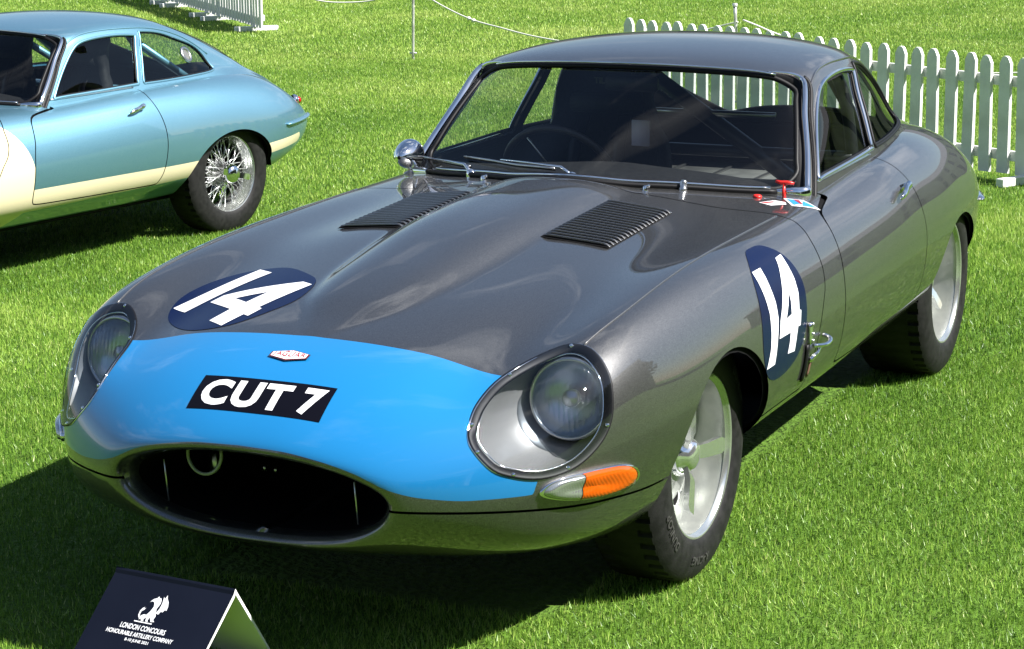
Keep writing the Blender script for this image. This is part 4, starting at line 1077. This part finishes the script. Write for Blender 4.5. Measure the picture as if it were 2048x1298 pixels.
tr = n_.new('ShaderNodeBsdfTranslucent'); l_.new(rp.outputs[0], tr.inputs[0]); ms = n_.new('ShaderNodeMixShader'); ms.inputs[0].default_value = .26
ob_ = [x for x in n_ if x.type == 'OUTPUT_MATERIAL'][0]
l_.new(b_.outputs[0], ms.inputs[1]); l_.new(tr.outputs[0], ms.inputs[2]); l_.new(ms.outputs[0], ob_.inputs[0])
def vnoise(x, y, s, seed):
    r = np.random.default_rng(seed); T = r.random((64, 64)); fx, fy = x/s, y/s
    ix, iy = np.floor(fx).astype(int), np.floor(fy).astype(int); tx, ty = fx-ix, fy-iy; tx = tx*tx*(3-2*tx); ty = ty*ty*(3-2*ty)
    g = lambda a, b: T[a % 64, b % 64]
    return (g(ix, iy)*(1-tx)+g(ix+1, iy)*tx)*(1-ty)+(g(ix, iy+1)*(1-tx)+g(ix+1, iy+1)*tx)*ty
def blades(zones, name, label):
    VV, TT = [], []
    cr = np.array(_r); cu_ = np.array(_u); cf = np.array(_f); cp = np.array(CAM_POS)
    for (d0, d1, dens, L, wd, margin) in zones:
        # sample uniformly in a bounding trapezoid along the view direction on the ground
        fh = np.array([cf[0], cf[1]]); fh /= np.linalg.norm(fh); rh = np.array([fh[1], -fh[0]])
        hw = lambda d: d*.235+margin
        area = (d1-d0)*(hw(d0)+hw(d1)); N = int(area*dens)
        d = np.sqrt(rng.random(N)*(d1**2-d0**2)+d0**2) if d0 > 3 else d0+(d1-d0)*rng.random(N)
        s = (rng.random(N)*2-1)*hw(d)
        x = cp[0]+fh[0]*d+rh[0]*s; y = cp[1]+fh[1]*d+rh[1]*s; z = ground_z(x, y)
        # keep what the lens (plus a margin) can see
        q = np.stack([x, y, z], 1)-cp; dep = q@cf; v = (q@cu_)/dep
        k = (v > -.155-margin*.05) & (v < .150+margin*.02)
        # nothing under the cars or the sign card that could never show
        k &= ~((np.abs(x) < .50) & (y > -.45) & (y < 2.9))
        x, y, z = x[k], y[k], z[k]; N = len(x)
        patch = vnoise(x, y, .9, 1)*.40+vnoise(x, y, .22, 2)*.42+vnoise(x, y, 3.4, 3)*.52+.13*np.sin((x*.93-y*.36)*2*pi/2.6)
        th = rng.random(N)*2*pi; lean = np.abs(rng.normal(0, .72, N)); ll = L*(.55+.75*rng.random(N))*(.75+.5*patch)
        lean = np.minimum(lean, 1.35); lx, ly, lz = np.cos(th)*np.sin(lean)*ll, np.sin(th)*np.sin(lean)*ll, np.cos(lean)*ll
        ph = rng.random(N)*2*pi; w = wd*(.6+.8*rng.random(N)); wx, wy = np.cos(ph)*w/2, np.sin(ph)*w/2
        b0 = np.stack([x-wx, y-wy, z-.002], 1); b1 = np.stack([x+wx, y+wy, z-.002], 1); tp = np.stack([x+lx, y+ly, z+lz], 1)
        VV.append(np.stack([b0, b1, tp], 1).reshape(-1, 3))
        tone = np.clip(.03+.52*patch+.19*rng.normal(0, 1, N)+.12*sstep(y, 2, 14)+.22*sstep(vnoise(x, y, 1.3, 7), .62, .95), 0, .88); dry = rng.random(N) < .025; tone[dry] = .9+.1*rng.random(dry.sum())
        TT.append(np.repeat(tone, 3))
    V = np.concatenate(VV).astype(np.float32); T = np.concatenate(TT).astype(np.float32); nf = len(V)//3
    me = bpy.data.meshes.new(name); me.vertices.add(len(V)); me.vertices.foreach_set('co', V.ravel())
    me.loops.add(nf*3); me.loops.foreach_set('vertex_index', np.arange(nf*3, dtype=np.int32))
    me.polygons.add(nf); me.polygons.foreach_set('loop_start', np.arange(0, nf*3, 3, dtype=np.int32))
    a = me.attributes.new('tone', 'FLOAT', 'POINT'); a.data.foreach_set('value', T)
    me.materials.append(GRASS); me.update(calc_edges=True)
    o = bpy.data.objects.new(name, me); COL.objects.link(o); tag(o, label, 'grass', kind='stuff')
    print('grass blades', nf); return o
blades([(3.6, 8.2, 22000, .020, .0030, .7), (8.2, 13, 11000, .024, .0044, 1.0), (13, 22, 6000, .022, .0056, 1.5), (22, 32, 2800, .024, .0085, 3)], 'lawn_grass', 'short mown green grass covering the whole lawn')

# ================================================================== fences, rope stakes, sign card
WHITEW = add_noise(pmat('white_fence_paint', (.72, .73, .72), .5), 5, (.60, .60, .57), (.80, .80, .78), bump=.2, bump_scale=60)
def picket_mesh(h=.70, w=.086, t=.022):
    z0 = 0; sh = h-.045
    out = [(-w/2, z0), (w/2, z0), (w/2, sh), (w*.28, h-.010), (w*.12, h), (-w*.12, h), (-w*.28, h-.010), (-w/2, sh)]
    V = [(x, -t/2, z) for x, z in out]+[(x, t/2, z) for x, z in out]; n = len(out)
    F = [tuple(range(n)), tuple(range(2*n-1, n-1, -1))]+[(i, n+i, n+(i+1) % n, (i+1) % n) for i in range(n)]
    return V, F
PKV, PKF = picket_mesh(); pick_me = None
def fence(p0, dx, dy, n, pitch, label, group, feet, name='picket_fence'):
    """panel of n pickets from p0 along (dx,dy)"""
    global pick_me
    ang = math.atan2(dy, dx); gz = float(ground_z(p0[0]+dx*pitch*n/2, p0[1]+dy*pitch*n/2))
    root = empty(name, (p0[0], p0[1], gz), ang, label, 'fence', group)
    for k in range(n):
        if pick_me is None: o = mk('picket', PKV, PKF, WHITEW, root, smooth=False); pick_me = o.data
        else: o = bpy.data.objects.new('picket', pick_me); COL.objects.link(o); o.parent = root
        o.location = (k*pitch+random.uniform(-.002, .002), 0, .05+random.uniform(-.006, .006)); o.rotation_euler = (random.uniform(-.01, .01), random.uniform(-.014, .014), random.uniform(-.02, .02))
    for z in (.155, .60):
        b = MB(); b.box(((n-1)*pitch/2, .0225, z), ((n-1)*pitch+.09, .022, .062), bev=.003); b.build('fence_rail', WHITEW, root, smooth=False)
    for x in feet:
        b = MB(); b.box((x, .01, .028), (.055, .46, .052), bev=.004); b.build('fence_foot', WHITEW, root, smooth=False)
        b = MB(); b.box((x, .046, .36), (.045, .022, .64), bev=.003); b.build('fence_post', WHITEW, root, smooth=False)
    return root
# right fence: two panels meeting behind the roof of the grey car
d1 = Vector((-.442+1.849, 8.613-9.417)); pt1 = d1.length/11; d1.normalize()
fence((-1.849, 9.417), d1.x, d1.y, 14, pt1, 'white picket fence panel standing right of the grey car roof', 'white picket fence panels', (.10, pt1*12.2))
d2 = Vector((-2.038+3.554, 9.654-10.379)); pt2 = d2.length/13; d2.normalize()
fence((-3.554, 10.379), d2.x, d2.y, 14, pt2*.985, 'white picket fence panel whose tips show above the grey car roof', 'white picket fence panels', (.15, 1.6))
fence((-3.554-d2.x*1.75, 10.379-d2.y*1.75), d2.x, d2.y, 14, pt2*.985, 'white picket fence panel seen through the grey car rear window', 'white picket fence panels', (.15, 1.5)) if False else None
# far left fence behind the blue car
q1 = Vector((-9.72, 15.76)); q0 = Vector((-12.75, 18.75)); dl = (q1-q0); L_ = dl.length; dl.normalize()
for k in range(3):
    e1 = q1-dl*(k*1.98)
    s0 = e1-dl*1.90
    fence((s0.x, s0.y), dl.x, dl.y, 18, 1.90/17, ['white picket fence panel behind the blue car, nearest to open lawn', 'white picket fence panel behind the blue car, middle one at the top edge', 'white picket fence panel behind the blue car, farthest at the top edge'][k], 'far white picket fence panels', (.22, 1.68))
# rope stakes
STAKE = add_noise(pmat('stake_metal', (.62, .62, .60), .4, .5), 25, (.42, .42, .41), (.75, .75, .73))
ROPE = pmat('white_rope', (.72, .71, .64), .8)
def stake(loc, h, lean, label):
    r = empty('rope_stake', (loc[0], loc[1], float(ground_z(loc[0], loc[1]))), 0, label, 'stake', 'rope stakes on the lawn')
    b = MB(); tw = []
    b.tube([(lean[0]*t, lean[1]*t, h*t) for t in np.linspace(-.05, 1, 12)], [.013*(1+.06*(k % 2)) for k in range(12)], 8); b.build('shaft', STAKE, r)
    b = MB(); b.tube([(-.035+lean[0]*.06, 0, h*.06), (.035+lean[0]*.06, 0, h*.06)], .008, 6); b.build('foot_peg', STAKE, r)
    b = MB(); b.lathe([(.019,-.01),(.021,.008),(.016,.014),(0,.015)], 10, frame((lean[0], lean[1], h), (lean[0]*.5, lean[1], h))); b.build('cap', STAKE, r)
    return r
stake((-7.012, 13.837), 1.05, (.02, 0), 'thin white metal rope stake on the open lawn left of the grey car roof')
stake((-3.09, 11.47), .77, (-.035, 0), 'leaning white metal rope stake just behind the right picket fence')
def rope(pts, label, name='rope', knot=None):
    b = MB(); b.tube(curve(pts, 40), .007, 6); o = b.build(name, ROPE, None); tag(o, label, 'rope')
    if knot is not None:
        for kp in knot: k = MB(); k.lathe([(0,-.022),(.015,-.012),(.018,0),(.015,.012),(0,.022)], 10, frame(kp, (1, .2, -.3))); k.build('knot', ROPE, o)
    return o

rope([(-7.012, 13.837, .42), (-6.717, 13.658, .283), (-6.201, 13.344, .153), (-5.803, 13.102, .11), (-5.294, 12.793, .067), (-4.3, 12.19, .09), (-3.427, 11.659, .28), (-3.099, 11.46, .366)], 'white rope sagging between the two stakes behind the grey car roof', knot=((-6.215, 13.35, .156), (-6.15, 13.31, .143)))
rope([(-3.06, 11.47, .381), (-2.906, 11.47, .326), (-2.75, 11.47, .271), (-1.9, 11.4, .08), (-.6, 11.2, .12), (.8, 11.0, .36)], 'white rope running right from the leaning stake behind the fence')
rope([(-7.012, 13.837, .45), (-7.3, 14.0, .33), (-7.578, 14.2, .223), (-7.894, 14.2, .192), (-8.202, 14.2, .208), (-8.6, 14.25, .32), (-9.0, 14.3, .5)], 'white rope at the top edge left of the thin stake')
# ---- tent card
CARD = add_noise(pmat('card_navy', (.004, .006, .014), .5, spec=.14), 3, (.0035, .005, .012), (.006, .008, .017))
CARDW = pmat('card_white', (.80, .80, .78), .6)
CARDT = pmat('card_print', (.80, .80, .82), .5)
def card():
    h = .22; W2 = .168; hb = .24; hk = .15; t = .005
    pL = Vector((-.305, -1.068, h)); pR = Vector((.015, -1.100, h)); mid = (pL+pR)/2; ang = math.atan2((pR-pL).y, (pR-pL).x)
    root = empty('sign_card', (mid.x, mid.y, 0.0), ang, 'dark navy folded tent card with white print, on the grass under the car nose', 'sign')
    # folded sheet profile in local y,z (outer and inner)
    outer = [(-hb, 0), (-.0075, h-.012), (-.004, h-.004), (0, h), (.004, h-.004), (.0075, h-.012), (hk, 0)]
    inner = [(-hb+.0062, 0), (-.0045, h-.020), (0, h-.013), (.0045, h-.020), (hk-.0062, 0)]
    n = len(outer); V = [(x, y, z) for x in (-W2, W2) for y, z in outer]
    F = [(i, i+1, n+i+1, n+i) for i in range(n-1)]
    mk('outer_face', V, F, CARD, root, smooth=False)
    m = len(inner); V = [(x, y, z) for x in (-W2, W2) for y, z in inner]; F = [(i, m+i, m+i+1, i+1) for i in range(m-1)]
    mk('inner_face', V, F, CARDW, root, smooth=False)
    for x in (-W2, W2):
        oi = [0, 1, 3, 5, 6]; V = [(x, *outer[i]) for i in oi]+[(x, *p) for p in inner]; F = [(i, i+1, 5+i+1, 5+i) for i in range(4)]
        mk('cut_edge', V, F, CARDW, root, smooth=False)
    # print on the front sloping face: local frame
    A = Vector((0, -hb, 0)); B = Vector((0, -.0075, h-.012)); up = (B-A).normalized(); nrm = Vector((0, -up.z, up.y))
    slant = (B-A).length
    def put(nm, V2, F, d=.0008, mat=CARDT):
        return mk(nm, [A+Vector((x, 0, 0))+up*y+nrm*d for x, y in V2], F, mat, root, smooth=False)
    for s_, y0, hh, wdt in (('LONDON CONCOURS', slant-.130, .0135, .126), ('HONOURABLE ARTILLERY COMPANY', slant-.147, .0112, .186), ('8-10 JUNE 2021', slant-.162, .0095, .066)):
        V2, F = text2d(s_, 1, .022); V2 = fit2d(V2, -.018-wdt/2, -.018+wdt/2, y0, y0+hh); put('card_lettering', V2, F)
    # winged beast emblem: body, wing, tail, plinth as flat print
    E0 = np.array([-.016, slant-.109])
    def S(pts): return [(E0[0]+(x-50)*0.00092, E0[1]+y*0.00092) for x, y in pts]
    shapes = {
     'emblem_body': [(22,6),(24,18),(30,22),(38,22),(44,34),(47,46),(45,54),(40,60),(34,60),(30,57),(33,63),(38,68),(45,71),(48,77),(51,72),(56,73),(60,67),(62,58),(60,50),(58,42),(62,32),(66,22),(64,12),(70,7),(60,5),(56,10),(52,18),(49,8),(52,4),(44,4),(42,12),(40,16),(36,8),(38,4),(30,4),(28,10)],
     'emblem_wing': [(62,30),(66,46),(66,60),(62,78),(67,72),(70,84),(74,75),(82,66),(87,54),(88,42),(83,44),(79,36),(74,38),(70,28),(66,30)],
     'emblem_tail': [(20,10),(15,18),(14,30),(18,38),(23,42),(22,36),(28,40),(24,33),(19,30),(19,20),(24,13)],
     'emblem_plinth': [(12,-1),(66,-1),(66,2),(12,2)]}
    for nm, pts in shapes.items():
        V2, F = tess(S(pts)); put(nm, V2, F)
    for pts in ([(66,34),(70,60),(71,76),(70,60)], [(70,34),(77,56),(78,66),(76,56)], [(74,40),(82,52),(84,56),(81,52)]):
        q = S(pts); V2, F = tess([q[0], q[1], q[2], (q[1][0]+.0007, q[1][1])]); put('emblem_rib', V2, F, .0012, CARD)
    return root
card()

# ================================================================== surroundings behind the photographer (seen only as reflections in the paint and glass)
STONE = add_noise(pmat('building_stone', (.42, .35, .26), .8), .6, (.34, .28, .21), (.48, .41, .32), bump=.3, bump_scale=3)
DARKWIN = pmat('building_window', (.03, .035, .04), .15)
SLATE = pmat('building_slate', (.08, .08, .085), .7)
LEAF = add_noise(pmat('tree_leaf', (.03, .07, .012), .6), 1.2, (.018, .05, .008), (.06, .11, .02))
BARK = pmat('tree_bark', (.09, .065, .045), .9)
def building(loc, rz, w, h, dep, bays, floors, label):
    r = empty('stone_building', loc, rz, label, 'building')
    b = MB(); b.box((0, 0, h/2), (w, dep, h)); wl_ = b.build('wall', STONE, r, smooth=False)
    b = MB(); b.add([(-w/2-.4, -dep/2-.4, h), (w/2+.4, -dep/2-.4, h), (w/2+.4, dep/2+.4, h), (-w/2-.4, dep/2+.4, h), (-w/2+2, 0, h+3), (w/2-2, 0, h+3)], [(0, 1, 5, 4), (1, 2, 5), (2, 3, 4, 5), (3, 0, 4)]); b.build('roof', SLATE, r, smooth=False)
    b = MB(); b.box((0, -dep/2-.15, h-.3), (w+.5, .3, .5)); b.build('cornice', STONE, wl_, smooth=False)
    me = None
    for i in range(bays):
        for k in range(floors):
            x = -w/2+w*(i+.5)/bays; z = h*(k+.5)/floors
            if me is None:
                b = MB(); b.box((0, 0, 0), (1.3, .2, 2.2)); o = b.build('window', DARKWIN, r, smooth=False); me = o.data
            else: o = bpy.data.objects.new('window', me); COL.objects.link(o); o.parent = r
            o.location = (x, -dep/2-.05, z)
    return r
building((46, 2, -.28), radians(-90), 84, 19, 12, 20, 5, 'long beige stone building reflected in the grey car side window')
building((14, -62, -.28), radians(180), 80, 20, 12, 20, 5, 'tall beige stone building far behind the photographer')
building((-16, 84, -.28), 0, 110, 6.5, 12, 24, 2, 'wide beige stone building beyond the far end of the lawn')
def tree(loc, h, rad, seed, label):
    R = np.random.default_rng(seed); r = empty('lime_tree', loc, 0, label, 'tree', 'trees along the far edge of the lawn')
    b = MB(); b.tube([(0, 0, -.2), (.05, 0, h*.25), (0, .1, h*.6), (.1, 0, h*.85)], [.35, .28, .16, .05], 8)
    for k in range(6):
        a = R.random()*2*pi; z = h*(.3+.08*k); b.tube([(0, 0, z), (rad*.5*cos(a), rad*.5*sin(a), z+h*.15)], [.12, .04], 6)
    b.build('trunk', BARK, r)
    n = 2600; c = R.normal(0, 1, (n, 3)); c /= np.linalg.norm(c, axis=1, keepdims=True); c *= (.55+.45*R.random((n, 1)))*(1+.25*np.sin(c[:, :1]*5+seed))
    c = c*[rad, rad, h*.38]+[0, 0, h*.62]; V = []; F = []
    for p in c:
        a = R.normal(0, 1, 3); a /= np.linalg.norm(a); bb = np.cross(a, R.normal(0, 1, 3)); bb /= np.linalg.norm(bb); s = .28+.3*R.random(); i = len(V)
        V += [tuple(p+a*s), tuple(p+bb*s*.6), tuple(p-a*s), tuple(p-bb*s*.6)]; F.append((i, i+1, i+2, i+3))
    mk('crown', V, F, LEAF, r, smooth=False)
    return r
for k, (x, y, h, rd) in enumerate(((31, -20, 11, 4.4), (33, -9, 13.5, 5.2), (32, 4, 11.5, 4.6), (34, 15, 14, 5.5), (30, 27, 11, 4.6), (24, -34, 12, 5.0), (-30, -44, 13, 5.2), (-12, -48, 12, 5.0))):
    tree((x, y, -.28), h, rd, k, ['broad lime tree beyond the right end of the lawn', 'tall lime tree opposite the grey car door', 'round lime tree opposite the grey car rear wing', 'tallest lime tree beyond the picket fence end', 'lime tree farthest along the right edge', 'lime tree behind the photographer on the right', 'lime tree behind the photographer on the far left', 'lime tree straight behind the photographer'][k])
